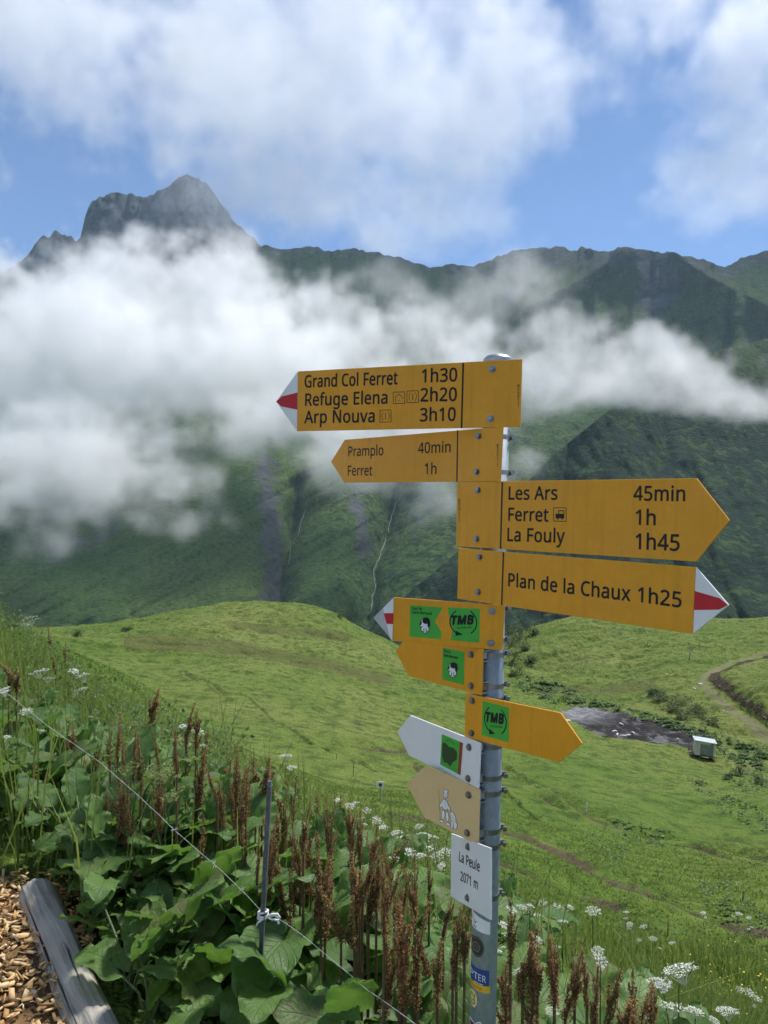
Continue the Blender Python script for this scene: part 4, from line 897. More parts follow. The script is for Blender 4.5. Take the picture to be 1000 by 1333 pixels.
# -- fourth
s4 = Sign("yellow sign with a red and white tip pointing right to Plan de la Chaux", Q(597, 713.4, 905.6, 738.3, 901.8, 825.3, 595.2, 779.4), (948.6, 787.7))
s4.plate("panel", s4.quad, M_yellow, 0, 0.004)
tip_parts(s4, s4.quad[1], s4.quad[2], s4.tip)
s4.lines("lettering", [("Plan de la Chaux", (662.1, 763), (820.5, 782.4), 18), ("1h25", (830.8, 783.2), (887, 790.8), 19.4)])
mb = MB(); s4.stroke(mb, s4.px(Q(655.6, 718.6, 653.3, 787.4)), 0.004); mb.build("divider_line", M_black, s4.root)
for b in ((624.5, 725), (622.6, 770.7)): s4.bolt(b); s4.clamp(b)

def dog_emblem(s, par, cx, cy, k):
    """seated black and white dog"""
    white, black = MB(), MB()
    e = lambda x, y, rx, ry, n=18: s.px([(cx + (x + rx * math.cos(a)) * k, cy + (y + ry * math.sin(a)) * k * 1.0) for a in np.linspace(0, 2 * math.pi, n + 1)[:-1]])
    for w_, l in ((black, 0.0009), (white, 0.0012)):
        g_ = 0.9 if w_ is black else 0
        s.poly(w_, e(0, 7.5, 5.2 + g_, 5.2 + g_), l + 0.00002); s.poly(w_, e(0, -1.5, 6.0 + g_, 6.6 + g_), l); s.poly(w_, e(-4.5, 1.5, 2.6 + g_, 2.2 + g_), l + 0.00001)
    s.poly(black, e(1.5, -4.5, 5.4, 4.6), 0.0015); s.poly(black, e(5.4, 0, 2.0, 5.2), 0.00152); s.poly(black, e(-6.6, 0.6, 1.3, 1.2), 0.00154); s.poly(black, e(-5.5, -1.6, 1.0, 2.2), 0.0015)
    for x in (-3.4, 3.4): s.poly(black, e(x, 11.0, 1.4, 0.7), 0.0015)
    for x in (-1.6, 1.6): s.poly(black, e(x, 8.6, 0.5, 3.0), 0.00151)
    black.build("dog_outline", M_black, par); white.build("dog_figure", M_white, par)

def tmb_emblem(s, par, quad, arrow=True):
    """TMB in a broken circle with an arrow head; quad = px corners of the square"""
    q = [np.array(p, float) for p in quad]
    def pt(a, b):
        top = q[0] * (1 - a) + q[1] * a; bot = q[3] * (1 - a) + q[2] * a
        return tuple(top * (1 - b) + bot * b)
    W = np.hypot(*(s.uv(*q[1]) - s.uv(*q[0])))
    mb = MB()
    arc = lambda a0, a1: [s.uv(*pt(0.5 + 0.41 * math.cos(R(a)), 0.47 + 0.41 * math.sin(R(a)))) for a in np.linspace(a0, a1, 22)]
    s.stroke(mb, arc(-60, 55), W * 0.035, 0.0009); s.stroke(mb, arc(118, 235), W * 0.035, 0.0009)
    a = pt(0.5 + 0.41 * math.cos(R(100)), 0.47 + 0.41 * math.sin(R(100)))
    s.poly(mb, s.px([(pt(0.28, 0.75)), (pt(0.50, 0.86)), (pt(0.27, 0.92))]), 0.0009)
    mb.build("circle_arrow", M_black, par)
    capv = np.hypot(*(q[3] - q[0])) * 0.27
    s.lines("lettering", [("TMB", pt(0.14, 0.57), pt(0.80, 0.50), capv)], M_black, 0.045, par, 0.0009, 0.12)
    s.lines("small_print", [("Tour du Mont Blanc", pt(0.30, 0.69), pt(0.78, 0.63), capv * 0.2)], M_black, 0.01, par, 0.0009)

# -- fifth
s5 = Sign("orange yellow sign with two green stickers side by side and a white tip", Q(513, 777.6, 657.3, 788, 654.2, 846.5, 511, 834.3), (486, 804.2))
s5.plate("panel", s5.quad, M_yellow, 0, 0.004)
h_ = np.array([-0.0004, 0])
a_, b_, c_ = s5.quad[0] + h_, s5.quad[3] + h_, s5.tip
m1 = a_ + (c_ - a_) * 0.52
s5.plate("arrow_tip", [a_, b_, c_], M_grey, 0, 0.004)
s5.patch("white_face", [a_, b_, b_ + (c_ - b_) * 0.12, m1], M_white, 0.0005, 0.0004, None, False)
s5.patch("red_band", s5.px(Q(512.4, 798, 511.9, 812.4, 503.6, 812, 499.8, 798.2)), M_red, 0.0010, 0.0004, None, False)
st = s5.patch("trail_sticker", Q(534, 787.6, 576.3, 790.7, 566.4, 809.6, 574.5, 822.2, 574.5, 832, 533.6, 828.5), M_green)
s5.lines("lettering", [("Tour du", (536.4, 793.4), (549.6, 794.0), 3.4), ("Saint-Bernard", (536.4, 798.4), (562, 800.6), 3.8)], M_black, 0.02, st, 0.0009)
dog_emblem(s5, st, 553.5, 812, 0.92)
st = s5.patch("circuit_sticker", Q(582.6, 790.7, 624.9, 792.5, 624, 836.6, 586.6, 833, 589.8, 818.6, 585.6, 806), M_green)
tmb_emblem(s5, st, Q(582.6, 789.5, 624.9, 791.5, 624, 833.6, 581.6, 830))
for b in ((640.7, 795.6), (639.3, 837)): s5.bolt(b); s5.clamp(b)

# -- sixth
s6 = Sign("orange yellow sign with one dog sticker beside its two bolts", Q(531, 826, 628.6, 845, 626.7, 905.4, 531.3, 879.8), (515.1, 847.4))
s6.plate("panel", [s6.quad[0], s6.quad[1], s6.quad[2], s6.quad[3], s6.tip], M_yellow, 0, 0.004)
st = s6.patch("trail_sticker", Q(576.7, 842.9, 604.7, 848.7, 604.2, 891.5, 575.9, 884.3), M_green)
s6.lines("lettering", [("Tour du", (578.2, 848.6), (587, 850.4), 3.4), ("Saint-Bernard", (578.2, 854.2), (596, 858), 3.8)], M_black, 0.02, st, 0.0009)
dog_emblem(s6, st, 590, 870, 0.86)
for i, b in enumerate(((613.6, 851.9), (613.6, 892.8))): s6.bolt(b); s6.clamp(b, stain=i == 1)

# -- seventh
s7 = Sign("orange yellow right-pointing sign with one circular TMB sticker", Q(606.4, 902.6, 729.5, 928, 727.9, 992.5, 604.8, 959.5), (757.7, 967.7))
s7.plate("panel", [s7.quad[0], s7.quad[1], s7.tip, s7.quad[2], s7.quad[3]], M_yellow, 0, 0.004)
q_ = Q(628.7, 912.5, 662.8, 921.2, 662.2, 966.2, 627.5, 956.9)
st = s7.patch("circuit_sticker", q_, M_green)
tmb_emblem(s7, st, q_)
for b in ((615, 911.9), (614.2, 954.4)): s7.bolt(b); s7.clamp(b)

# -- eighth: white
s8 = Sign("blank white arrow sign with a green and red map sticker", Q(534.2, 931.2, 625.5, 967.2, 622.8, 1026.6, 532.4, 983.4), (517.5, 952.4), off=0.058)
s8.plate("panel", [s8.quad[0], s8.quad[1], s8.quad[2], s8.quad[3], s8.tip], M_white, 0, 0.004)
st = s8.patch("map_sticker", Q(575.6, 955.5, 603, 967.2, 599.5, 1009.1, 573.3, 995.2), M_green)
s8.patch("red_strip", Q(598.9, 965.6, 603, 967.3, 599.6, 1009.1, 596.4, 1007.4), M_dkred, 0.0010, 0.0004, st)
s8.patch("dark_map_shape", Q(576.5, 967, 580, 966.5, 585, 972, 591, 973.5, 595.5, 979, 595, 989, 589.5, 992.5, 586.5, 998, 582.5, 993, 578.5, 992.5, 576, 985), M_olive, 0.0010, 0.0004, st)
mb = MB(); s8.stroke(mb, s8.px(Q(581, 965, 586, 962.5, 590, 967.5, 592.5, 969)), 0.0016, 0.001); mb.build("contour_line", M_olive, st)
for b in ((611, 972.6), (609.8, 1013.6)): s8.bolt(b); s8.clamp(b)

# -- ninth: beige
s9 = Sign("beige arrow sign showing a small white walker with an animal", Q(554.5, 996.2, 624.7, 1028, 622.4, 1100.9, 552.2, 1064), (529.3, 1020.8), off=0.058)
s9.plate("panel", [s9.quad[0], s9.quad[1], s9.quad[2], s9.quad[3], s9.tip], M_beige, 0, 0.004)
wm, bm_ = MB(), MB()
def blob(cx, cy, rx, ry, l=0.0, n=14, rot=0.0):
    for mbx, g_, lift in ((bm_, 0.55, 0.0004), (wm, 0.0, 0.0007)):
        pts = []
        for a in np.linspace(0, 2 * math.pi, n + 1)[:-1]:
            x, y = (rx + g_) * math.cos(a), (ry + g_) * math.sin(a)
            pts.append((cx + x * math.cos(rot) - y * math.sin(rot), cy + x * math.sin(rot) + y * math.cos(rot)))
        s9.poly(mbx, s9.px(pts), lift + l)
blob(580.6, 1029.8, 3.0, 1.6, 0.00001, rot=.3); blob(580.4, 1034.6, 2.8, 4.0); blob(579.4, 1047.5, 3.9, 7.2, 0.00002, rot=-.15); blob(574.8, 1047.5, 1.5, 4.5, 0.00003, rot=.5); blob(583.8, 1051, 1.6, 5.0, 0.00004, rot=-.6)
blob(577.4, 1060.5, 1.9, 6.2, 0.00001); blob(582.6, 1063, 1.8, 6.2, 0.00001, rot=-.1); blob(575, 1069, 3.2, 1.6, 0.00003, rot=.3); blob(583.8, 1073, 3.0, 1.6, 0.00003, rot=.4)
blob(590.4, 1065, 3.0, 7.0, 0.00002, rot=-.2); blob(588.6, 1059.5, 2.4, 3.0, 0.00005); blob(593, 1074.5, 2.4, 4.8, 0.00001); blob(588.8, 1074, 1.3, 4.8, 0.00003)
s9.stroke(bm_, s9.px(Q(571.4, 1028.5, 572.6, 1050, 573.6, 1068)), 0.0008, 0.0009)
for x, y in ((580.0, 1034), (581.8, 1034.5), (587.8, 1058.4)): s9.poly(bm_, s9.px([(x + .5 * math.cos(a), y + .5 * math.sin(a)) for a in np.linspace(0, 6.28, 8)[:-1]]), 0.001)
s9.stroke(bm_, s9.px(Q(579, 1036.8, 581.6, 1037.6)), 0.0007, 0.001); s9.stroke(bm_, s9.px(Q(576.6, 1053, 583, 1055.4)), 0.0008, 0.001); s9.stroke(bm_, s9.px(Q(580.2, 1041, 579.8, 1052)), 0.0006, 0.001)
for a_, b_ in (((588, 1064), (593, 1067)), ((589, 1068), (593.4, 1070.4)), ((588.6, 1061.5), (591.4, 1062.6))): s9.stroke(bm_, s9.px([a_, b_]), 0.0007, 0.001)
bm_.build("walker_outline", M_black, s9.root); wm.build("walker_figure", M_white, s9.root)
for b in ((610.2, 1034.7), (608.5, 1084.2)): s9.bolt(b); s9.clamp(b)

# -- tenth: place name
s10 = Sign("small white upright plate reading La Peule 2071 m", Q(587.4, 1085, 638.7, 1104.2, 638.5, 1198, 586.7, 1166.7), off=0.050)
s10.plate("panel", s10.quad, M_white, 0, 0.004)
s10.lines("lettering", [("La Peule", (597.9, 1120.6), (624.6, 1134.8), 13), ("2071 m", (599.8, 1146), (622.2, 1158), 12.6)], weight=0.012)
for b in ((609.8, 1102.4), (609, 1168.8)): s10.bolt(b); s10.clamp(b)

# -- the pole itself
pole = empty("sign_pole", P_BOT + Vector((0, 0, -0.45)), "round galvanised steel pole carrying the stack of trail signs", "pole")
mb = MB()
pv, pf = tube([P_BOT - POLE_UP * 0.45, P_TOP - POLE_UP * 0.004], POLE_R, 40); mb.add(pv, pf)
o = mb.build("shaft", M_galv, pole, True); o.data.transform(Matrix.Translation(-pole.location))
mb = MB(); prof = [(0.0, 0.0335), (0.010, 0.0335), (0.014, 0.032), (0.019, 0.027), (0.0225, 0.018), (0.024, 0.006)]
vs, fs = tube([P_TOP + POLE_UP * (z - 0.012) for z, _ in prof], [r_ for _, r_ in prof], 36); mb.add(vs, fs)
o = mb.build("cap", M_alu, pole, True); o.data.transform(Matrix.Translation(-pole.location))

def on_pole(u, v, lift=0.0005):
    """photo pixel -> point on the pole's camera side"""
    c = pole_axis(v); uc, _ = proj(np.array(c))
    a = math.asin(max(-0.985, min(0.985, (u - uc) / (F * POLE_R / POLE_Y))))
    vd = Vector((-c.x, -c.y, 0)).normalized(); sd = Vector((-vd.y, vd.x, 0))
    return c + (vd * math.cos(a) + sd * math.sin(a)) * (POLE_R + lift)

def pole_patch(name, fn, nu, nv, mat, parent, lift):
    """fn(a, b) -> photo pixel for a, b in 0..1"""
    vs = [on_pole(*fn(i / nu, j / nv), lift) - pole.location for j in range(nv + 1) for i in range(nu + 1)]
    fs = [(j * (nu + 1) + i, j * (nu + 1) + i + 1, (j + 1) * (nu + 1) + i + 1, (j + 1) * (nu + 1) + i) for j in range(nv) for i in range(nu)]
    return mesh_obj(name, vs, fs, mat, parent, True)
def quad_fn(q):
    q = [np.array(p, float) for p in q]
    return lambda a, b: tuple((q[0] * (1 - a) + q[1] * a) * (1 - b) + (q[3] * (1 - a) + q[2] * a) * b)
def disc_fn(cx, cy, rx, ry):
    return lambda a, b: (cx + rx * b * math.cos(a * 2 * math.pi), cy + ry * b * math.sin(a * 2 * math.pi))
def pole_text(name, body, p0, p1, cap, mat, parent, lift, weight=0.01, vert=False):
    v, f = text_mesh(body, weight); p0 = np.array(p0, float); p1 = np.array(p1, float); x0, x1 = v[:, 0].min(), v[:, 0].max()
    up = np.array([0, -cap / _cap]) if not vert else np.array([-cap / _cap, 0])
    vs = [on_pole(*(p0 + (p1 - p0) * (x - x0) / (x1 - x0) + up * y), lift) - pole.location for x, y, z in v]
    return mesh_obj(name, vs, f, mat, parent)
L1, L2, L3 = 0.0005, 0.0009, 0.0013
st = pole_patch("sticker", quad_fn(Q(612.8, 1180, 638.4, 1190, 638, 1206, 613, 1200.5)), 12, 2, M_white, pole, L1); tag(st, "torn white sticker with cut off print")
pole_text("lettering", "ry", (614.5, 1191.5), (621.5, 1194.5), 4.2, M_black, st, L2); pole_text("lettering", "w", (617, 1199.5), (621, 1200.5), 3.6, M_black, st, L2)
st = pole_patch("sticker", disc_fn(621, 1224, 9.6, 13), 30, 4, simple("sticker_brown", (0.035, 0.032, 0.028), 0.45), pole, L1); tag(st, "round dark sticker with a pentagon ring")
M_tan = simple("sticker_tan", (0.16, 0.15, 0.13), 0.5)
def ring_fn(cx, cy, r0, r1, n): 
    def fn(a, b):
        k = a * n; i = int(k) % n; f = k - int(k)
        w0 = 2 * math.pi * i / n - math.pi / 2; w1 = 2 * math.pi * (i + 1) / n - math.pi / 2
        x = math.cos(w0) * (1 - f) + math.cos(w1) * f; y = math.sin(w0) * (1 - f) + math.sin(w1) * f; r_ = r0 + (r1 - r0) * b
        return cx + x * r_, cy + y * r_ * 1.3
    return fn
pole_patch("emblem", ring_fn(620.5, 1224, 4.0, 5.6, 5), 30, 1, M_tan, st, L2); pole_patch("emblem", ring_fn(620.5, 1224, 1.2, 2.0, 5), 15, 1, M_tan, st, L2); pole_patch("rim", disc_fn(0, 0, 0, 0) if False else ring_fn(621, 1224, 8.4, 9.0, 30), 60, 1, M_tan, st, L2)
st = pole_patch("sticker", quad_fn(Q(611.8, 1249.5, 637, 1252.5, 636.8, 1272.5, 611.6, 1269.5)), 12, 2, M_blue, pole, L1); tag(st, "blue and yellow sticker ending in the letters PTER")
pole_text("lettering", "PTER", (613.2, 1264.5), (632.5, 1267.5), 8.6, M_white, st, L2, 0.015)
pole_patch("yellow_strip", quad_fn(Q(611.4, 1269.7, 637.8, 1272.7, 637.6, 1281.6, 611.2, 1278.4)), 12, 1, M_gold, st, L1)
pole_patch("light_rule", quad_fn(Q(618, 1268.6, 629, 1270.0, 629, 1270.8, 618, 1269.4)), 8, 1, M_white, st, L2)
pole_text("small_print", "wrpten.pl", (613, 1275.5), (627, 1277.4), 2.6, M_black, st, L2)
st = pole_patch("sticker", disc_fn(616.4, 1292.6, 5.2, 11.2), 24, 4, M_cream, pole, L1); tag(st, "pale yellow oval sticker with two dark characters")
pole_text("lettering", "G2", (618.9, 1300), (618.9, 1285.5), 5.4, M_black, st, L2, 0.02, True)
star = [(1.0, 0.55)[i % 2] for i in range(10)]
def star_fn(cx, cy, rx, ry):
    def fn(a, b):
        k = a * 10; i = int(k) % 10; f = k - int(k); r_ = star[i] * (1 - f) + star[(i + 1) % 10] * f; w = 2 * math.pi * a + 0.2
        return cx + rx * r_ * b * math.cos(w), cy + ry * r_ * b * math.sin(w)
    return fn
st = pole_patch("sticker", star_fn(620, 1333, 13, 17), 50, 5, M_white, pole, L1); tag(st, "purple star sticker with a white border")
pole_patch("emblem", star_fn(620, 1333, 10.5, 14), 50, 5, M_purple, st, L2)
# ------------------------------------------------------------------ things on the meadow
ghz = gz
def gz(x, y): return float(ground_z(np.array([x]), np.array([y]))[0])
def on_ground(u, v, y0=6.0, y1=260.0):
    """the ground point seen at a photo pixel, searching outward from y0"""
    ys = np.geomspace(y0, y1, 500); p = ray(u, v)[None] * ys[:, None]
    d = p[:, 2] - ground_z(p[:, 0], p[:, 1])
    k = np.argmax(d < 0)
    if d[k] >= 0: k = np.argmin(d)
    return Vector(p[k])

# little bright stream in the far gully
def ribbon(name, pts, w, mat, label):
    mb = MB()
    vs, fs = tube(pts, w, 6); mb.add(vs, fs)
    return tag(mb.build(name, mat, None, True), label, None, None, "structure")
def far_y(v): return float(np.interp(v, [490, 640, 800], [2200, 1600, 1150]))
M_water = simple("white_water", (0.34, 0.37, 0.38), 0.5, 0, 0.5, 0.3, 0.05)
def stream(pts, r, label, a, off):
    q = []
    for (u0, v0), (u1, v1) in zip(pts[:-1], pts[1:]):
        for k in range(6):
            f = k / 6; u = u0 + (u1 - u0) * f + rng.normal() * 1.0; v = v0 + (v1 - v0) * f
            q.append((u, v))
    U = np.array([x for x, _ in q]); V = np.array([x for _, x in q]); Y = np.array([far_y(v) for v in V])
    Y = Y + disp_main(U, V, Y) - off
    ribbon("stream", [Vector(p) for p in PA(U, V, Y)], [r * rng.uniform(0.5, 1.2) for _ in q], M_water, label)
stream([(515, 655), (506, 690), (499, 712), (488, 742), (489, 765), (482, 800)], 0.45, "thin white waterfall stream in the gully behind the white tip", 0, 6)
stream([(400, 655), (390, 690), (380, 712), (372, 745)], 0.3, "faint stream line beside the grey rock spur", 0, 6)

# small white notice on a post, markers, stakes
M_post = simple("weathered_post", (0.34, 0.32, 0.27), 0.8, 0, 0.2, 0.2, 30)
M_wood = simple("old_wood", (0.20, 0.15, 0.10), 0.85, 0, 0.2, 0.3, 25)
M_redpaint = simple("red_marker", (0.35, 0.08, 0.06), 0.6)
b = on_ground(495, 1044, 15, 60)
k = b.y / F
r_ = empty("notice_sign", b, "small white notice on a thin post standing alone in the meadow", "sign")
mb = MB(); vs, fs = tube([Vector((0, 0, -0.2)), Vector((0, 0, 25 * k))], 0.9 * k, 8); mb.add(vs, fs); mb.build("post", M_post, r_)
mb = MB(); mb.box((0, -1.3 * k, 23 * k), ((1, 0, 0), (0, 1, 0), (0, 0, 1)), (4.8 * k, 0.35 * k, 4 * k)); pn = mb.build("panel", M_white, r_)
mb = MB(); vs, fs = tube([Vector((0, -1.7 * k, 23 * k)), Vector((0, -1.8 * k, 23 * k))], 2.4 * k, 12); mb.add(vs, fs); mb.build("symbol", simple("notice_blue", (0.03, 0.07, 0.15), 0.5), pn)
for u, v, h, w, m_, lab in ((764, 1058, 14, 1.1, M_white, "thin white marker stick beside the upper rut"), (869, 1222, 26, 1.1, M_redpaint, "red marker stick on the muddy rut at lower right"),
                            (820, 1216, 22, 1.2, M_wood, "dark wooden stake beside the red marker stick"), (967, 1174, 15, 1.4, M_wood, "dark short stake among the pale weeds at the right edge"), (438, 990, 8, 0.8, M_wood, "tiny fence stake in the middle of the lower meadow"), (460, 1010, 20, 0.8, M_wood, "thin bare stake left of the white notice"), (898, 858, 10, 1.2, M_post, "pale post beside the bend of the farm track")):
    b = on_ground(u, v, 7, 200); k = b.y / F; mb = MB()
    vs, fs = tube([Vector((0, 0, -0.3)), Vector((0.1 * w * k, 0, h * k * .6)), Vector((0.25 * w * k, 0, h * k))], [w * k * .6, w * k * .6, w * k * .45], 7); mb.add(vs, fs)
    o = mb.build("marker_stake", m_); o.location = b; tag(o, lab, "stake")

# field shelter on a trailer
b = on_ground(916, 986, 40, 130); k = b.y / F
hut = empty("trailer_hut", b, "small grey hut on a low trailer standing at the end of the dark mud patch", "hut")
hut.rotation_euler = (0, R(2), R(-14))
M_tin = simple("hut_metal", (0.60, 0.60, 0.56), 0.5, 0.3, 0.4, 0.2, 1.5); M_roof = simple("hut_roof", (0.50, 0.56, 0.56), 0.4, 0.4, 0.5, 0.15, 2)
M_glass = simple("hut_curtain", (0.20, 0.25, 0.25), 0.35, 0, 0.5, 0.3, 2); M_tyre = simple("tyre_rubber", (0.02, 0.02, 0.02), 0.8)
W, D, H = 12.5 * k, 9 * k, 17 * k; z0 = 4.0 * k
X3 = ((1, 0, 0), (0, 1, 0), (0, 0, 1))
mb = MB(); mb.box((-1.5 * k, 0, z0), X3, (W * 1.25, D * 0.9, 0.7 * k)); mb.box((-W * 1.35, 0, z0 - 0.2 * k), X3, (4 * k, 0.5 * k, 0.5 * k)); mb.build("trailer_bed", M_wood, hut)
mb = MB()
for sx, w_ in ((-1, 3.2 * k), (1, 1.4 * k)): mb.box((sx * (W - w_), -D + 0.3 * k, z0 + H / 2 + 0.8 * k), X3, (w_, 0.3 * k, H / 2))
mb.box((0, -D + 0.3 * k, z0 + H - 0.2 * k), X3, (W - 6 * k, 0.29 * k, 1.1 * k))
mb.box((0, D, z0 + H / 2 + 0.8 * k), X3, (W, 0.3 * k, H / 2)); mb.box((-W + .3 * k, 0, z0 + H / 2 + 0.8 * k), X3, (0.29 * k, D - .4 * k, H / 2)); mb.box((W - .3 * k, 0, z0 + H / 2 + 0.8 * k), X3, (0.29 * k, D - .4 * k, H / 2)); mb.build("walls", M_tin, hut)
mb = MB(); mb.box((0.8 * k, -D + 1.2 * k, z0 + H / 2 + 0.2 * k), X3, (W - 4 * k, 0.3 * k, H / 2 - 1.2 * k)); mb.build("opening", M_glass, hut)
mb = MB(); a = R(3); mb.box((0, 0, z0 + H + 1.9 * k), ((math.cos(a), 0, -math.sin(a)), (0, 1, 0), (math.sin(a), 0, math.cos(a))), (W * 1.1, D * 1.15, 0.5 * k)); mb.build("roof", M_roof, hut)
for sx in (-0.55, 0.6):
    for sy in (-1, 1):
        mb = MB(); cyl(mb, (sx * W, sy * D * 0.8, 2.2 * k), (0, 1, 0), 2.4 * k, 1.6 * k, 14); mb.build("wheel", M_tyre, hut)

# white tyre-like pieces lying in the mud, pale planks and stones
M_pale = simple("pale_plastic", (0.62, 0.58, 0.52), 0.6, 0, 0.4, 0.15, 3)
M_stone = simple("pale_stone", (0.55, 0.53, 0.50), 0.85, 0, 0.2, 0.2, 3)
for i, (u, v, w, ang) in enumerate(((800, 953, 5.5, 30), (804, 957, 6, 10), (809, 943.5, 6, -5), (812, 959, 6, 5), (818, 958, 5.5, -15), (824, 955, 6, -5))):
    b = on_ground(u, v, 60, 130); k = b.y / F; mb = MB()
    vs, fs = tube([Vector((-w * k * .8, 0, 0.5 * k)), Vector((-w * k * .4, 0.6 * k, 1.1 * k)), Vector((w * k * .3, 0.4 * k, 1.2 * k)), Vector((w * k * .8, -.3 * k, 0.6 * k))], [0.7 * k, 1.2 * k, 1.3 * k, 0.8 * k], 8); mb.add(vs, fs)
    o = mb.build("salt_block", M_pale, None, True); o.location = b; o.rotation_euler = (0, 0, R(ang) + i)
    tag(o, "pale worn block lying in the ring of blocks on the dark mud", "block", "ring of pale blocks on the mud")
b = on_ground(738, 939, 60, 130); k = b.y / F; mb = MB(); mb.box((0, 0, 0.8 * k), X3, (5.0 * k, 2 * k, 0.5 * k)); mb.box((0.6 * k, 1.5 * k, 1.6 * k), X3, (4.2 * k, 1.2 * k, 0.3 * k)); o = mb.build("pale_board", M_pale); o.location = b; o.rotation_euler = (0, 0, 0.25); tag(o, "pale board lying at the left end of the dark mud patch", "board")

def stone(u, v, w, label, y0=60, grp=None):
    b = on_ground(u, v, y0, 200); k = b.y / F
    bm = bmesh.new(); bmesh.ops.create_icosphere(bm, subdivisions=2, radius=w * k * 0.5)
    for q in bm.verts:
        q.co *= 1 + 0.25 * mnoise.noise(q.co * 2.5 / (w * k) + Vector((u, v, 0))); q.co.z *= 0.5
    me = bpy.data.meshes.new("stone"); bm.to_mesh(me); bm.free(); me.materials.append(M_stone)
    o = bpy.data.objects.new("stone", me); C.objects.link(o); o.location = b + Vector((0, 0, w * k * 0.08)); tag(o, label, "stone", grp)
stone(911.5, 891, 6, "larger white stone on the bend of the farm track"); stone(903.5, 896.5, 4.5, "smaller white stone beside the larger one on the farm track")
stone(868, 877.5, 3, "lone white speck of stone on the slope left of the farm track"); stone(942, 925, 3, "small pale stone on the lower part of the farm track"); stone(882, 962, 3.5, "grey stone near the right end of the mud patch")

# ------------------------------------------------------------------ leaf helper and shrubs
M_leafs = {}
def leaf_mat(name, c0, c1, trans=0.35, rough=0.5):
    """two-sided foliage: colour varied per leaf by the 'tint' attribute"""
    t = NT(name)
    tint = t.attr("tint"); nz = t.noise(t.coord(), 9.0, 4, 0.6)
    c = t.mix(t.math('ADD', t.math('MULTIPLY', tint, 0.75), t.math('MULTIPLY', nz, 0.25)), c0, c1)
    t.done(c, rough, 0, 0.3)
    tr = t.node("ShaderNodeBsdfTranslucent"); t.setv(tr.inputs[0], t.mix(0.5, c, tuple(min(1, x * 2.0) for x in c1)))
    ms = t.node("ShaderNodeMixShader"); ms.inputs[0].default_value = trans
    t.link(t.b.outputs[0], ms.inputs[1]); t.link(tr.outputs[0], ms.inputs[2]); t.link(ms.outputs[0], t.out.inputs[0])
    return t.m
M_herb = leaf_mat("herb_leaf", (0.045, 0.100, 0.020), (0.140, 0.215, 0.055), 0.42)
M_grass = leaf_mat("grass_blade", (0.070, 0.135, 0.018), (0.210, 0.265, 0.055), 0.4)
M_weed = leaf_mat("pale_weed_leaf", (0.060, 0.125, 0.030), (0.16, 0.24, 0.075), 0.35)
M_shrub = leaf_mat("shrub_leaf", (0.026, 0.058, 0.016), (0.085, 0.130, 0.035), 0.3)

def leaf_cloud(pos, size, tilt=0.6, bend=0.25, seed=0, aspect=0.55, up=None):
    """many small pointed leaves: pos (n,3), size (n,) -> verts, faces, tint"""
    r = np.random.default_rng(seed); n = len(pos)
    az = r.uniform(0, 2 * np.pi, n); el = r.normal(0.25, tilt, n)
    d = np.stack([np.cos(az) * np.cos(el), np.sin(az) * np.cos(el), np.sin(el)], -1)
    sd = np.stack([-np.sin(az), np.cos(az), np.zeros(n)], -1); ro = r.normal(0, 0.5, n)
    nr = np.cross(d, sd); sd = sd * np.cos(ro)[:, None] + nr * np.sin(ro)[:, None]; nr = np.cross(d, sd)
    s = np.asarray(size)[:, None]; w = s * aspect * 0.5
    c = pos + d * s * 0.5 - nr * s * (aspect * 0.16 + bend * .2)
    V = np.stack([pos, pos + d * s * 0.42 + sd * w, pos + d * s - nr * s * bend, pos + d * s * 0.42 - sd * w, c], 1).reshape(-1, 3)
    i = np.arange(n)[:, None] * 5
    Fq = np.concatenate([i + np.array([[0, 1, 2, 4]]), i + np.array([[0, 4, 2, 3]])])
    return V, Fq, np.repeat(r.random(n), 5)

def shrub(u, v, w, h, label, y0=60, dens=1.0, grp=None, mat=None):
    b = on_ground(u, v, y0, 220); k = b.y / F
    r = np.random.default_rng(int(u * 7 + v)); n = int(650 * dens)
    e = empty("shrub", b, label, "shrub", grp)
    c = r.normal(size=(9, 3)) * (w * k * .3, w * k * .25, h * k * .22) + (0, 0, h * k * .45)
    p = c[r.integers(0, 9, n)] + r.normal(size=(n, 3)) * (w * k * .12, w * k * .12, h * k * .16); p[:, 2] = np.abs(p[:, 2])
    V, Fq, ti = leaf_cloud(p, r.uniform(1.2, 2.4, n) * k, seed=int(u))
    mesh_obj("foliage", V, Fq, mat or M_shrub, e, False, {"tint": ti})
    mb = MB()
    for q in c[:5]:
        vs, fs = tube([Vector((0, 0, -0.2)), Vector(q) * .5, Vector(q)], [.5 * k, .35 * k, .15 * k], 5); mb.add(vs, fs)
    mb.build("stems", M_wood, e)
for i, (u, v, w, h) in enumerate(((862, 912, 22, 12), (880, 918, 26, 14), (898, 926, 26, 14), (872, 926, 22, 11), (914, 934, 24, 12), (892, 936, 24, 10), (850, 905, 14, 8), (926, 945, 18, 9))):
    shrub(u, v, w, h, "low dark shrub on the bank between mud patch and farm track", grp="dark shrubs below the farm track")
for i, (u, v, w, h) in enumerate(((664, 842, 26, 22), (676, 832, 22, 18), (666, 862, 22, 20), (684, 848, 20, 14), (668, 880, 20, 16), (694, 826, 16, 10), (660, 828, 20, 16), (690, 862, 18, 10))):
    shrub(u, v, w, h, "dark green bush growing on the knoll flank right beside the pole", 90, grp="bushes on the knoll beside the pole")
shrub(100, 829, 16, 9, "pale bush on the far meadow edge at the left", 90, .8, None, M_weed); shrub(165, 821, 14, 5, "small dark bush on the meadow crest at the left", 90, .6); shrub(440, 803, 20, 5, "low scrub on the right shoulder of the left knoll", 90, .6)
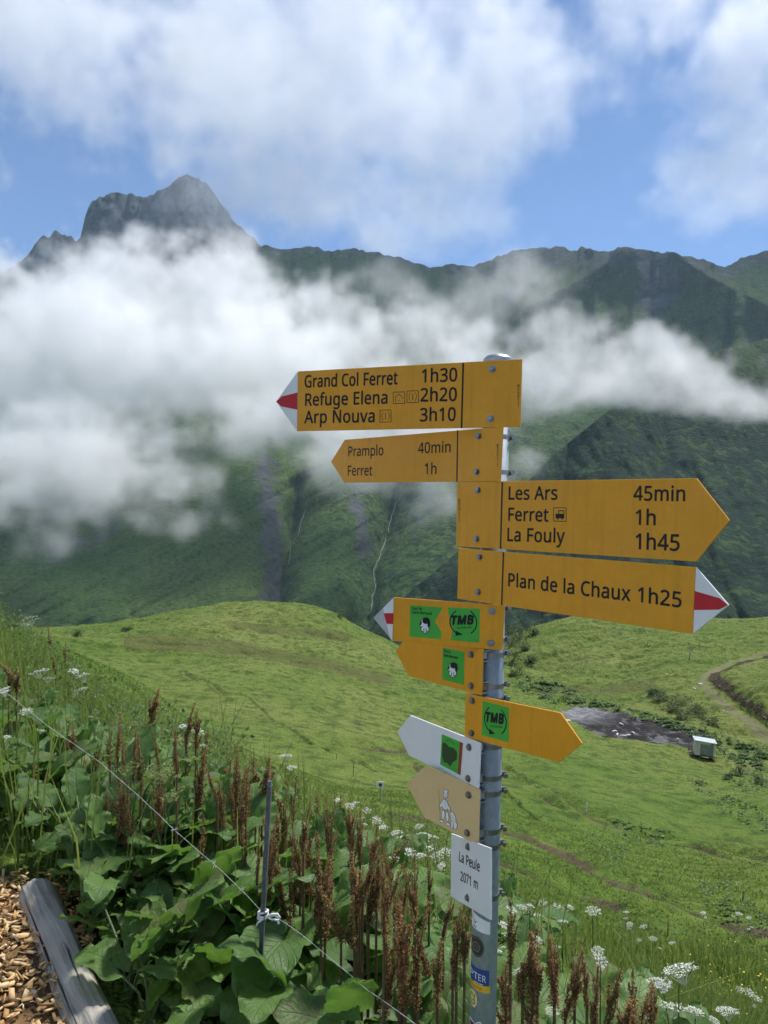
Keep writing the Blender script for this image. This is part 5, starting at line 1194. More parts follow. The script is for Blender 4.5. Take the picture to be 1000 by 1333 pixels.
for u, v, w, h, lab in ((950, 1015, 14, 10, "round dark bush standing below the hut"), (965, 1010, 12, 12, "second dark bush right of the round one below the hut"), (988, 1022, 16, 14, "taller bush at the right edge below the hut"), (905, 1022, 20, 8, "flat weedy bush under the hut, left of the round one")):
    shrub(u, v, w, h, lab, 30, .7)

# leafy weeds in bands and patches (nobody could count them)
def pts_in_poly(poly, n, y0, seed):
    r = np.random.default_rng(seed); P_ = np.array(poly, float); out = []
    while len(out) < n:
        u = r.uniform(P_[:, 0].min(), P_[:, 0].max(), n); v = r.uniform(P_[:, 1].min(), P_[:, 1].max(), n)
        k = in_poly(u, v, poly); out += list(zip(u[k], v[k]))
    return np.array(out[:n])
def weeds(polys, name, label, mat, px_size, y0, y1, seed, hgt=2.0):
    VV = []; FF = []; TT = []; o = 0
    for poly, n in polys:
        q = pts_in_poly(poly, n, y0, seed)
        ys = np.geomspace(y0, y1, 160)
        pr = ray(q[:, 0], q[:, 1])[:, None, :] * ys[None, :, None]
        dd = pr[..., 2] - ground_z(pr[..., 0], pr[..., 1]); kk = np.argmax(dd < 0, 1)
        pos = pr[np.arange(len(q)), kk]; k = pos[:, 1] / F; r = np.random.default_rng(seed)
        cl = fbm(pos / (6 * k[:, None]), 2)
        pos[:, 2] = ground_z(pos[:, 0], pos[:, 1]) + np.abs(r.normal(size=len(pos))) * hgt * k
        pos = pos[cl > -0.05]; k = k[cl > -0.05]
        V, Fq, ti = leaf_cloud(pos, r.uniform(.7, 1.3, len(pos)) * px_size * k, 0.4, .2, seed, .75)
        VV.append(V); FF.append(Fq + o); TT.append(ti); o += len(V); seed += 1
    ob = mesh_obj(name, np.concatenate(VV), np.concatenate(FF), mat, None, False, {"tint": np.concatenate(TT)})
    tag(ob, label, "weeds", None, "stuff")
weeds([([(740, 905), (800, 918), (870, 938), (935, 958), (1005, 985), (1005, 1010), (960, 995), (930, 972), (880, 952), (800, 928), (740, 920)], 9000), ([(690, 880), (760, 905), (730, 920), (670, 895)], 2200),
       ([(930, 960), (1010, 975), (1010, 1040), (950, 1030)], 1800)], "weed_band_leaves", "broad leaved weeds along the bank above the mud patch", M_weed, 3.0, 40, 170, 3, 1.4)
weeds([([(750, 1060), (860, 1080), (900, 1110), (820, 1100)], 768), ([(900, 1020), (1005, 1060), (1005, 1090), (930, 1060)], 1008), ([(900, 1140), (960, 1150), (990, 1190), (920, 1180)], 912), ([(750, 1080), (830, 1110), (800, 1130), (760, 1100)], 384), ([(940, 1180), (1005, 1190), (1005, 1215), (930, 1200)], 576),
       ([(870, 1210), (1005, 1235), (1005, 1260), (880, 1240)], 720)], "weed_patch_leaves", "pale broad leaved weed patches scattered on the lower right meadow", M_weed, 3.6, 8, 60, 11, 1.0)

# tussocks, sedge and flower heads roughening the meadow between the hut and us (stuff)
r = np.random.default_rng(71)
_u, _v = proj(np.stack([gx, gy, ghz], -1))
ar = np.abs((_u[1:, 1:] - _u[:-1, :-1]) * (_v[1:, :-1] - _v[:-1, 1:]) - (_v[1:, 1:] - _v[:-1, :-1]) * (_u[1:, :-1] - _u[:-1, 1:])) * .5
ar[(GYY[1:, 1:] < 16) | (GYY[1:, 1:] > 215) | (_u[1:, 1:] < -150) | (_u[1:, 1:] > 1150)] = 0
n = 170000; cell = r.choice(ar.size, n, p=(ar / ar.sum()).ravel()); ci, cj = np.unravel_index(cell, ar.shape); fa, fb = r.random(n), r.random(n)
y = GYY[ci, cj] * (1 - fa) + GYY[ci + 1, cj] * fa; x = y * (_s[cj] * (1 - fb) + _s[cj + 1] * fb); z = ground_z(x, y)
cl = fbm(P3(x, y, 0 * x) / 5.0, 4, ridged=True) + 0.5 * fbm(P3(x, y, 0 * x) / 24.0 + 4, 3)
k = (cl > 0.05 + 0.25 * r.normal(size=n)) & ~in_poly(*proj(P3(x, y, z)), MUD); x, y, z, cl = x[k], y[k], z[k], cl[k]
uu, vv_ = proj(P3(x, y, z)); k = (polyline_dist(uu, vv_, TRACK) > 7) & np.all([polyline_dist(uu, vv_, pl) > w * .8 for pl, w, _ in RUTS[:3]], axis=0); x, y, z, cl = x[k], y[k], z[k], cl[k]
V, Fq, ti = leaf_cloud(np.stack([x, y, z - 0.02], -1), r.uniform(1.2, 3.2, len(x)) * y / F, 0.5, .25, 71, .5)
ti = np.clip(ti * .65 + np.repeat(.35 * sstep(-.2, .5, fbm(P3(x, y, 0 * x) / 12 + 7, 2)), 5), 0, 1)
M_tuss = leaf_mat("tussock_blade", (0.050, 0.095, 0.018), (0.24, 0.28, 0.075), 0.4)
tag(mesh_obj("meadow_tussock_grass", V, Fq, M_tuss, None, False, {"tint": ti}), "rough tussocks and sedge covering the meadow and the knolls", "grass", None, "stuff")
# ------------------------------------------------------------------ foreground: chip path, log, fence
def scatter_mesh(name, V, Fq, mat, label, tint, kind="stuff", cat=None):
    return tag(mesh_obj(name, V, Fq, mat, None, False, {"tint": tint}), label, cat, None, kind)

t = NT("wood_chip"); tint = t.attr("tint"); nz = t.noise(t.coord(None, (20, 20, 20), t.node("ShaderNodeTexCoord").outputs["Object"]), 3.0, 4, 0.6)
cc = t.ramp(t.math('ADD', t.math('MULTIPLY', tint, 0.8), t.math('MULTIPLY', nz, 0.2)), [(0.0, (0.30, 0.165, 0.065)), (0.3, (0.56, 0.34, 0.15)), (0.7, (0.72, 0.50, 0.25)), (1.0, (0.80, 0.65, 0.42))])
M_chip = t.done(cc, 0.8, 0, 0.2)
def in_path(x, y): return (x + 0.96) + 0.28 * (y - 2.4) < 0.05
r = np.random.default_rng(21); n = 16000
x = r.uniform(-2.6, -0.5, n); y = r.uniform(1.5, 4.3, n)
k = in_path(x, y + 0.0) & ((y < 2.98 + 0.06 * r.normal(size=n)))
x, y = x[k], y[k]; n = len(x)
L = r.uniform(0.014, 0.055, n) * r.uniform(.7, 1, n); Wd = np.minimum(L * r.uniform(0.18, 0.5, n), .016); T = r.uniform(0.0009, 0.0024, n)
az = r.uniform(0, 2 * np.pi, n); el = r.normal(0, 0.28, n); ro = r.normal(0, 0.5, n)
d = np.stack([np.cos(az) * np.cos(el), np.sin(az) * np.cos(el), np.sin(el)], -1)
sd = np.stack([-np.sin(az), np.cos(az), 0 * az], -1); up = np.cross(d, sd)
sd, up = sd * np.cos(ro)[:, None] + up * np.sin(ro)[:, None], up * np.cos(ro)[:, None] - sd * np.sin(ro)[:, None]
c = np.stack([x, y, ground_z(x, y) + r.uniform(0.002, 0.028, n)], -1)
V = np.stack([c + d * (L / 2 * i)[:, None] * (1 if j * i > 0 else 0.8) + sd * (Wd / 2 * j)[:, None] + up * (T * q)[:, None] for i in (-1, 1) for j in (-1, 1) for q in (-1, 1)], 1).reshape(-1, 3)
fq = np.array([(0, 1, 3, 2), (4, 6, 7, 5), (0, 4, 5, 1), (2, 3, 7, 6), (0, 2, 6, 4), (1, 5, 7, 3)])
Fq = (np.arange(n)[:, None, None] * 8 + fq[None]).reshape(-1, 4)
scatter_mesh("wood_chips", V, Fq, M_chip, "orange brown wood chips covering the path at the bottom left", np.repeat(r.random(n), 8))

t = NT("weathered_log")
lc = t.coord("Object", (1, 1, 1)); gr = t.noise(t.coord("Object", (34, 2.2, 34)), 1.0, 7, 0.7, 0.4); g2 = t.noise(lc, 7, 4)
lcol = t.mix(t.ramp(g2, [(0.4, 0), (0.7, 0.5)]), t.ramp(gr, [(0.28, (0.16, 0.145, 0.12)), (0.42, (0.42, 0.39, 0.34)), (0.7, (0.60, 0.565, 0.50))]), (0.26, 0.23, 0.18))
crk = t.ramp(t.noise(t.coord('Object', (26, 1.1, 26)), 1.0, 3, 0.5, 0.3), [(0.31, 0), (0.35, 1)]); lcol = t.mix(crk, (0.03, 0.026, 0.022), lcol); t.bump(t.math('ADD', gr, crk), 0.9, 0.012); M_log = t.done(lcol, 0.9, 0, 0.2)
a, b = P(50, 1190, 2.85), P(150, 1372, 2.12)
a.z = gz(a.x, a.y) + 0.005; b.z = gz(b.x, b.y) + 0.005
a = a + (a - b) * 0.06; b = b + (b - a) * 0.25
NS, NR = 60, 64
vs = []; dirv = (b - a); Ln = dirv.length; dn_ = dirv.normalized(); sx = dn_.cross(Vector((0, 0, 1))).normalized(); sz = sx.cross(dn_)
for i in range(NS + 1):
    f = i / NS
    for q in range(NR):
        w = 2 * math.pi * q / NR
        rr_ = 0.070 * (1 + 0.16 * mnoise.noise(Vector((math.cos(w) * 1.2, math.sin(w) * 1.2, f * 3))) + 0.07 * mnoise.noise(Vector((math.cos(w) * 5, math.sin(w) * 5, f * 2.5))) - 0.10 * max(0, mnoise.noise(Vector((math.cos(w) * 9, math.sin(w) * 9, f * 1.3))))) * (1 - 0.06 * (i in (0, NS)))
        if 0.9 < (w % 6.28) < 1.05: rr_ *= 0.93
        vs.append((sx * math.cos(w) * rr_ + sz * math.sin(w) * rr_) + dn_ * (f * Ln))
fs = [(i * NR + q, i * NR + (q + 1) % NR, (i + 1) * NR + (q + 1) % NR, (i + 1) * NR + q) for i in range(NS) for q in range(NR)] + [tuple(range(NR))[::-1], tuple(range(NS * NR, NS * NR + NR))]
# local y axis along the log so that the grain follows it
M3 = Matrix((sx, dn_, sz)).transposed().to_4x4()
o = mesh_obj("path_log", [M3.inverted() @ v for v in vs], fs, M_log, None, True); o.matrix_world = Matrix.Translation(a) @ M3
tag(o, "weathered grey log edging the wood chip path at the bottom left", "log")

M_stake = simple("dark_stake", (0.12, 0.128, 0.14), 0.5, 0.2, 0.4, 0.35, 45)
M_cord = simple("white_cord", (0.78, 0.78, 0.76), 0.7, 0, 0.2, 0.08, 80)
ST = 2.3
s_top, s_bot = P(351, 1020, ST), P(332, 1400, ST)
fs_root = empty("fence_stake", s_bot + Vector((0, 0, -0.3)), "dark grey fence stake with a white cord knot standing in the docks", "stake")
mb = MB(); u_ = (s_top - s_bot).normalized(); e1 = Vector((1, 0, 0)); e1 = (e1 - u_ * e1.dot(u_)).normalized(); e2 = u_.cross(e1)
mid = (s_top + s_bot - u_ * 0.3) / 2; hl = (s_top - s_bot).length / 2 + 0.15
mb.box(mid, (e1, e2, u_), (0.0070, 0.006, hl)); mb.box(mid + e1 * 0.0052 - e2 * 0.010, (e1, e2, u_), (0.002, 0.0045, hl - 0.004))
mb.box(s_top + u_ * 0.004, (e1, e2, u_), (0.0056, 0.0055, 0.004))
o = mb.build("post", M_stake, fs_root); o.data.transform(Matrix.Translation(-fs_root.location))
tie = s_top.lerp(s_bot, (1191 - 1020) / 380)
mb = MB()
for j, (dz, tl_) in enumerate(((0.004, 0.2), (-0.004, -0.25), (0.011, 0.1))):
    loop = [tie + u_ * (dz + 0.004 * math.sin(a_ + j)) + e1 * 0.0145 * math.cos(a_) + e2 * 0.0125 * math.sin(a_) for a_ in np.linspace(0, 2 * math.pi, 17)]
    vs, fs = tube(loop, 0.0033, 7, False); mb.add(vs, fs)
kn = tie + e1 * 0.016 - e2 * 0.010
for lp in ([(0, 0), (0.018, 0.006), (0.034, 0.003), (0.037, -0.006), (0.026, -0.009), (0.012, -0.004), (0, 0)], [(0, 0.003), (0.012, 0.011), (0.028, 0.010), (0.038, 0.001)], [(-0.004, 0), (-0.028, -0.016), (-0.034, -0.032)], [(0.03, -0.006), (0.034, -0.018)]):
    vs, fs = tube([kn + e1 * p_ + u_ * q_ - e2 * 0.004 * math.sin(p_ * 200) for p_, q_ in lp], 0.0032, 7); mb.add(vs, fs)
o = mb.build("cord_knot", M_cord, fs_root, True); o.data.transform(Matrix.Translation(-fs_root.location))
M_wire = simple("fence_wire", (0.50, 0.51, 0.49), 0.5, 0.2, 0.4, 0.15, 60)
wl = [(-160, 815, 3.5), (0, 895, 2.9), (62, 945, 2.75), (130, 992, 2.62), (185, 1040, 2.52), (232, 1085, 2.45), (285, 1130, 2.38), (318, 1162, 2.33), (344, 1190, 2.3)]
wr = [(356, 1191, 2.29), (392, 1216, 2.2), (430, 1247, 2.1), (478, 1288, 1.97), (545, 1336, 1.8), (640, 1410, 1.62)]
for wp, lab in ((wl, "pale fence wire running from the stake up to the left over the plants"), (wr, "pale fence wire running from the stake down to the right")):
    pts = []
    for (u0, v0, y0), (u1, v1, y1) in zip(wp[:-1], wp[1:]):
        for f in np.linspace(0, 1, 10)[:-1]:
            pts.append(P(u0 + (u1 - u0) * f, v0 + (v1 - v0) * f, y0 + (y1 - y0) * f))
    pts.append(P(*wp[-1]))
    mb = MB()
    for ph in (0, math.pi):     # two twisted strands
        q = [p_ + Vector((0, math.cos(i * 1.9 + ph) * .0008, math.sin(i * 1.9 + ph) * .0008)) + Vector((0, 0, 0.002 * mnoise.noise(p_ * 14))) for i, p_ in enumerate(pts)]
        vs, fs = tube(q, 0.0006, 5); mb.add(vs, fs)
    for f in (0.62, 0.74, 0.87):
        c_ = pts[int(f * (len(pts) - 1))]
        if wp is wl:
            for w in range(3):
                a_ = Vector((random.uniform(-1, 1), random.uniform(-1, 1), random.uniform(-1, 1))).normalized() * 0.012
                vs, fs = tube([c_ - a_, c_ + a_ * 0.3, c_ + a_], 0.0009, 5); mb.add(vs, fs)
    tag(mb.build("fence_wire", M_wire), lab, "wire")
# ------------------------------------------------------------------ dock plants
t = NT("dock_leaf")
lu, lv = t.attr("lu"), t.attr("lv"); rnd = t.rand()
nz = t.noise(t.coord(), 16, 5, 0.6); nf = t.noise(t.coord(), 70, 3, 0.6)
base = t.mix(rnd, (0.065, 0.160, 0.026), (0.170, 0.300, 0.060))
base = t.mix(t.ramp(nz, [(0.35, 0.0), (0.7, 0.55)]), base, (0.16, 0.22, 0.105))
base = t.mix(t.math('MULTIPLY', t.ramp(t.math('FRACT', t.math('MULTIPLY', rnd, 7.31)), [(0.82, 0), (0.95, 1)]), t.ramp(nz, [(0.4, 0), (0.6, 0.7)])), base, (0.17, 0.115, 0.045))
# veins: ribs leaving the midrib at an angle
al = t.math('ABSOLUTE', lu)
vein = t.math('FRACT', t.math('SUBTRACT', t.math('MULTIPLY', lv, 9.0), t.math('MULTIPLY', al, 3.2)))
vb = t.ramp(t.math('ABSOLUTE', t.math('SUBTRACT', vein, 0.5)), [(0.0, 1), (0.09, 0)])
mr = t.ramp(al, [(0.0, 1), (0.05, 0.9), (0.08, 0)])
vv = t.math('MAXIMUM', mr, t.math('MULTIPLY', vb, 0.6))
col = t.mix(t.math('MULTIPLY', vv, 0.45), base, (0.14, 0.21, 0.075))
holes = t.ramp(t.noise(t.coord(), 38, 2, 0.5), [(0.70, 0), (0.73, 1)])
col = t.mix(t.math('MULTIPLY', holes, 0.6), col, (0.09, 0.06, 0.03))
bmp = t.node("ShaderNodeBump"); bmp.inputs["Strength"].default_value = 0.55; bmp.inputs["Distance"].default_value = 0.006
t.link(t.math('SUBTRACT', t.math('MULTIPLY', nf, 0.8), vv), bmp.inputs["Height"]); t.link(bmp.outputs[0], t.b.inputs["Normal"])
t.done(col, t.ramp(nz, [(0.3, 0.42), (0.7, 0.6)]), 0, 0.4)
tr = t.node("ShaderNodeBsdfTranslucent"); t.link(t.mix(0.5, col, (0.20, 0.40, 0.03)), tr.inputs[0])
ms = t.node("ShaderNodeMixShader"); ms.inputs[0].default_value = 0.42
t.link(t.b.outputs[0], ms.inputs[1]); t.link(tr.outputs[0], ms.inputs[2]); t.link(ms.outputs[0], t.out.inputs[0])
M_dock = t.m
t = NT("dock_seed"); ti = t.attr("tint"); rnd = t.rand()
sc = t.ramp(ti, [(0.0, (0.095, 0.048, 0.020)), (0.4, (0.20, 0.112, 0.050)), (0.75, (0.31, 0.185, 0.085)), (1.0, (0.32, 0.23, 0.10))])
sc = t.mix(t.ramp(rnd, [(0.35, 0), (1.0, 0.75)]), sc, t.ramp(ti, [(0.0, (0.09, 0.06, 0.022)), (1.0, (0.26, 0.21, 0.08))]))
sc = t.mix(1.0, sc, (1.35, 1.35, 1.35), 'MULTIPLY')
t.done(sc, 0.85, 0, 0.15)
tr = t.node("ShaderNodeBsdfTranslucent"); t.link(sc, tr.inputs[0]); ms = t.node("ShaderNodeMixShader"); ms.inputs[0].default_value = 0.35
t.link(t.b.outputs[0], ms.inputs[1]); t.link(tr.outputs[0], ms.inputs[2]); t.link(ms.outputs[0], t.out.inputs[0])
M_seed = t.m
M_stalk = simple("dock_stalk", (0.13, 0.085, 0.04), 0.7, 0, 0.3, 0.35, 12)
M_petiole = simple("dock_petiole", (0.10, 0.15, 0.05), 0.6, 0, 0.3, 0.3, 8)

def dock_leaf_mesh(seed, L=0.30, Wd=0.20, droop=0.5, fold=0.25, ruffle=0.012):
    r = random.Random(seed); nu, nv = 15, 25; vs = []; at_u = []; at_v = []
    ph = r.uniform(0, 6); asym = r.uniform(-.12, .12); tw = r.uniform(-.5, .5)
    for j in range(nv):
        f = j / (nv - 1)
        w = Wd * 0.5 * (math.sin(math.pi * min(1, f ** 0.66)) ** 0.55 if 0 < f < 1 else 0.0)
        if f == 0: w = Wd * 0.10
        if f >= 0.999: w = 0.001
        a = -droop * f * f * 1.3 + 0.1                  # the blade curves over towards the tip
        y = L * (f - droop * droop * f ** 3 * .25); z = L * (0.12 * f - droop * f * f * 0.55)
        for i in range(nu):
            s_ = (i / (nu - 1)) * 2 - 1
            q = abs(s_)
            # heart-shaped base: the lobes run back past the petiole
            back = -0.085 * L / 0.3 * (q ** 1.5) * max(0.0, 1 - f * 3.5)
            ruf = 1.15 * ruffle * q ** 2 * (math.sin(f * 15 + ph + s_ * 2) + 0.4 * math.sin(f * 27 + ph * 2 + s_))
            x = s_ * w * (1 + asym * s_) * (1 + 0.05 * math.sin(f * 26 + ph))
            zz = z + fold * q ** 1.3 * w * (0.9 - 1.0 * f) + ruf + 0.0045 * math.sin((f * 9 - q * 3.2) * 2 * math.pi) * q * (1 - q) * 4
            ct = math.cos(tw * f * .6); st_ = math.sin(tw * f * .6)
            vs.append((x * ct, y + back, zz + x * st_)); at_u.append(s_); at_v.append(f)
    o = mesh_obj("leaf", np.array(vs), grid_faces(nv, nu), M_dock, None, True, {"lu": at_u, "lv": at_v})
    return o
def petiole_mesh(L):
    vs, fs = tube([Vector((0, 0, 0)), Vector((0, L * .5, L * .04)), Vector((0, L, 0))], [0.006, 0.0045, 0.0035], 6)
    return vs, fs
def spike_mesh(seed, L=0.40, W=0.045, n=900, branches=9):
    """erect panicle: a stalk and crowded side branches hung with papery winged seeds"""
    r = np.random.default_rng(seed); pts = []; mb = MB()
    bend = r.normal(0, 0.03, 2)
    ax = lambda f: np.array([bend[0] * f * f, bend[1] * f * f, L * f])
    # main axis
    m = int(n * 0.35); f = r.uniform(0.0, 1.0, m) ** 1.15; rad = W * 0.55 * (1 - 0.6 * f); a = r.uniform(0, 6.28, m); q = np.sqrt(r.random(m))
    pts.append(np.stack([bend[0] * f * f + rad * q * np.cos(a), bend[1] * f * f + rad * q * np.sin(a), L * f], -1))
    vs, fs = tube([Vector(ax(k)) for k in (-0.05, .3, .7, 1)], [0.0045, 0.0035, 0.002, 0.001], 5); mb.add(vs, fs)
    for b_ in range(branches):
        f0 = r.uniform(-0.05, 0.6); ln = L * r.uniform(0.22, 0.42) * (1 - f0 * .5); az = r.uniform(0, 6.28); sp = r.uniform(0.25, 0.75) * W
        m = int(n * 0.65 / branches); g = r.uniform(0.1, 1, m)
        base = np.array([ax(f0)]); out = np.stack([np.cos(az) * sp * np.sqrt(g), np.sin(az) * sp * np.sqrt(g), ln * g], -1)
        pts.append(base + out + r.normal(size=(m, 3)) * (0.0065, 0.0065, 0.004) * (1.25 - g)[:, None])
        vs, fs = tube([Vector(base[0]), Vector(base[0] + (math.cos(az) * sp * .7, math.sin(az) * sp * .7, ln * .45)), Vector(base[0] + (math.cos(az) * sp, math.sin(az) * sp, ln))], [.0022, .0016, .0008], 4); mb.add(vs, fs)
    p = np.concatenate(pts)
    V, Fq, ti = leaf_cloud(p, r.uniform(0.0055, 0.0105, len(p)), 0.9, 0.2, seed, 0.85)
    ti = np.clip(ti * 0.75 + np.repeat(0.25 * (p[:, 2] / L), 5), 0, 1)
    k = len(V)
    allv = np.concatenate([V, np.array(mb.v)]); faces = [tuple(q) for q in Fq] + [tuple(i + k for i in f_) for f_ in mb.f]
    o = mesh_obj("seed_spike", allv, faces, M_seed, None, False, {"tint": np.concatenate([ti, np.full(len(mb.v), 0.2)])})
    return o
LEAFS = [dock_leaf_mesh(s, L, W_, d_, fo, ru) for s, L, W_, d_, fo, ru in ((1, .30, .22, .35, .25, .010), (2, .34, .23, .55, .15, .013), (3, .28, .21, .75, .3, .012), (4, .36, .22, .3, .35, .014), (5, .24, .18, .5, .1, .009), (6, .32, .25, .9, .2, .015), (7, .20, .14, .4, .3, .008))]
SPIKES = [spike_mesh(s, .40, w, n_, b_) for s, w, n_, b_ in ((1, .042, 1500, 9), (2, .034, 1300, 7), (3, .050, 1800, 11), (4, .038, 1500, 10), (5, .046, 1600, 8), (6, .028, 1000, 5), (7, .055, 1900, 13))]
PROTO_L = [o.data for o in LEAFS]; PROTO_S = [o.data for o in SPIKES]
for o in LEAFS + SPIKES: bpy.data.objects.remove(o)
_vs, _fs = tube([Vector((0, 0, 0)), Vector((0.004, 0, .5)), Vector((0, 0.003, 1))], [0.0060, 0.0048, 0.0038], 6)
STALK = bpy.data.meshes.new("stalk"); STALK.from_pydata([tuple(v) for v in _vs], [], _fs); STALK.materials.append(M_stalk)
_vs, _fs = petiole_mesh(1.0)
PETI = bpy.data.meshes.new("petiole"); PETI.from_pydata([(v[0], v[1], v[2]) for v in _vs], [], _fs); PETI.materials.append(M_petiole)

def child(name, data, parent, mat):
    o = bpy.data.objects.new(name, data); C.objects.link(o); o.parent = parent; o.matrix_local = mat
    return o
def add_leaf(root, r, az, el, pl, sc, tilt, which=None):
    """a petiole rising at el along az, and the blade at its end tipping over by tilt"""
    d = Vector((math.cos(az) * math.cos(el), math.sin(az) * math.cos(el), math.sin(el)))
    q = d.to_track_quat('Y', 'Z').to_matrix().to_4x4()
    lm = Matrix.Translation(d * pl) @ Matrix.Rotation(az - math.pi / 2, 4, 'Z') @ Matrix.Rotation(tilt, 4, 'X') @ Matrix.Rotation(r.uniform(-.45, .45), 4, 'Y') @ Matrix.Scale(sc, 4)
    lf = child("leaf", PROTO_L[which if which is not None else r.randrange(len(PROTO_L))], root, lm)
    return lf, q, d
def right_of_log(x, y): return x - (-1.28 + (2.85 - y) * 0.72)
def dock(x, y, label, group, spikes=(), nleaf=5, r=None, lsc=1.0, spread=1.0, lim=0.06):
    """spikes: (dx, dy, base height, top height, width scale)"""
    z = gz(x, y)
    root = empty("dock_plant", (x, y, z), label, "dock plant", group)
    root.rotation_euler = (0, 0, 0)
    for dx, dy, h0, h1, ws in spikes:
        s_ = (h1 - h0) / 0.40
        lk = .07 if r.random() < .65 else .24; lean = Matrix.Rotation(r.uniform(-lk, lk), 4, 'X') @ Matrix.Rotation(r.uniform(-lk, lk), 4, 'Y')
        st_ = child("stalk", STALK, root, Matrix.Translation((dx * .6, dy * .6, -0.03)) @ Matrix.Diagonal((1, 1, h0 + 0.06, 1)))
        child("seed_spike", PROTO_S[r.randrange(len(PROTO_S))], root, Matrix.Translation((dx * .6, dy * .6, h0)) @ lean @ Matrix.Rotation(r.uniform(0, 6.28), 4, 'Z') @ Matrix.Diagonal((ws, ws, s_, 1)))
    a0 = r.uniform(0, 6.28)
    for k in range(nleaf):
        az = a0 + k * 2.4 + r.uniform(-.4, .4); el = r.uniform(0.6, 1.3); pl = r.uniform(0.16, 0.46) * spread
        sc = r.uniform(0.7, 1.1) * lsc
        reach = pl * math.cos(el) + 0.26 * sc
        if y < 3.7 and right_of_log(x + math.cos(az) * reach, y + math.sin(az) * reach) < lim + .04: az += math.pi
        if y < 3.7 and right_of_log(x + math.cos(az) * reach, y + math.sin(az) * reach) < lim: continue
        lf, q, d = add_leaf(root, r, az, el, pl, sc, r.uniform(-.35, 1.15))
        child("petiole", PETI, root, q @ Matrix.Diagonal((1, pl, 1, 1)))
    return root

SP = [  # seed spikes in the photo: pixel of the top, row where the spike ends, width factor
    (65, 812, 842, 1), (86, 820, 852, 1), (22, 858, 880, 1), (73, 850, 876, 1), (196, 896, 944, 1), (243, 916, 938, .8), (174, 946, 1000, 1), (184, 960, 1004, 1), (258, 954, 1042, 1.5), (44, 992, 1048, 1), (82, 966, 1042, 1), (113, 972, 1062, 1.4), (126, 966, 1004, .8),
    (164, 1008, 1096, 1.5), (186, 1012, 1120, 1.3), (176, 1060, 1130, 1), (292, 1014, 1066, 1), (308, 972, 1056, 1.1), (330, 984, 1056, 1.1), (342, 986, 1040, 1), (270, 1062, 1104, 1), (306, 1062, 1144, 1.2), (224, 1066, 1110, .9), (254, 1112, 1212, 1.6), (240, 1134, 1220, 1.2), (272, 1120, 1210, 1), (192, 1196, 1276, 1.1), (312, 1096, 1150, .8),
    (366, 1012, 1110, 1.2), (380, 1010, 1124, 1), (374, 1060, 1174, 1.3), (396, 1040, 1100, .9), (416, 1030, 1132, 1.1), (432, 1036, 1130, 1), (406, 1076, 1150, 1), (420, 1090, 1196, 1.4), (442, 1034, 1090, .8), (460, 1072, 1152, 1), (466, 1112, 1190, 1.2), (482, 1086, 1180, 1.2), (492, 1096, 1160, 1), (456, 1050, 1080, .8), (524, 1130, 1190, .7), (542, 1114, 1180, .9), (560, 1110, 1176, .9),
    (530, 1172, 1296, 1.3), (546, 1182, 1300, 1.2), (562, 1160, 1262, .9), (596, 1178, 1236, .9), (606, 1186, 1226, .8), (570, 1262, 1328, 1), (590, 1252, 1310, .9), (470, 1056, 1110, .8), (578, 1150, 1200, .7),
    (666, 1196, 1240, .9), (682, 1222, 1300, 1.1), (694, 1232, 1318, 1.2), (724, 1226, 1262, .8), (738, 1232, 1310, 1.2), (750, 1228, 1250, .7), (766, 1240, 1312, .9), (824, 1264, 1306, 1), (816, 1280, 1336, 1.4), (700, 1284, 1340, 1.1), (660, 1270, 1336, 1), (776, 1290, 1336, .9), (836, 1302, 1340, 1), (790, 1300, 1345, 1.1), (722, 1290, 1345, 1.0), (846, 1316, 1345, .9),
    (210, 1010, 1070, .9), (140, 1022, 1080, .9), (352, 1070, 1130, .8), (502, 1110, 1160, .8), (284, 985, 1030, .8), (98, 940, 990, .7), (154, 930, 960, .7), (228, 945, 985, .7)]
rr = random.Random(5)
def locate(u, v, h, y0=2.0, y1=12.0):
    """where a plant of height h must stand for its tip to be seen at (u, v)"""
    ys = np.geomspace(y0, y1, 300); p = ray(u, v)[None] * ys[:, None]
    d = p[:, 2] - h - ground_z(p[:, 0], p[:, 1])
    k = np.argmax(d < 0) if (d < 0).any() else int(np.argmin(np.abs(d)))
    return p[k]
placed = []
def zone(u, v, y):
    if u > 640: return ("dock with rust brown seed spikes right of the pole at the bottom", "docks right of the pole")
    if v < 960: return ("dock with small rust brown seed spikes on the upper left bank", "docks on the upper left bank")
    if u < 300: return ("dock with rust brown seed spikes along the wire left of the stake", "docks along the wire")
    if u < 520: return ("dock with slender rust brown seed spikes between stake and signs", "docks between stake and signs")
    return ("dock with dark rust brown seed spikes close beside the pole", "docks beside the pole")
special = {(254, 1112): "dock with the broadest rusty seed spike, left of the grey stake", (258, 954): "dock with a tall pinkish brown spike standing before the upper meadow edge", (192, 1196): "dock with a short spike among big leaves beside the log",
           (164, 1008): "dock with a thick double brown spike crossed by the wire", (530, 1172): "dock with the tall dark double spike midway between stake and pole", (44, 992): "dock with a dark leaning spike at the far left", (65, 812): "dock with the topmost spike seen against the mountain at the left edge", (816, 1280): "dock with the thick brown spike farthest right at the bottom", (196, 896): "dock with a lone upright spike before the pale meadow on the left"}
_r = random.Random(77)
for u, v, vb, ws in list(SP):      # the same stand carries more, smaller spikes between the tall ones
    if 130 < u < 640 and v < 1135 and _r.random() < .75:
        SP.append((u + _r.choice((-1, 1)) * _r.uniform(9, 24), v + _r.uniform(-14, 34), vb + _r.uniform(-8, 30), ws * _r.uniform(.6, .95)))
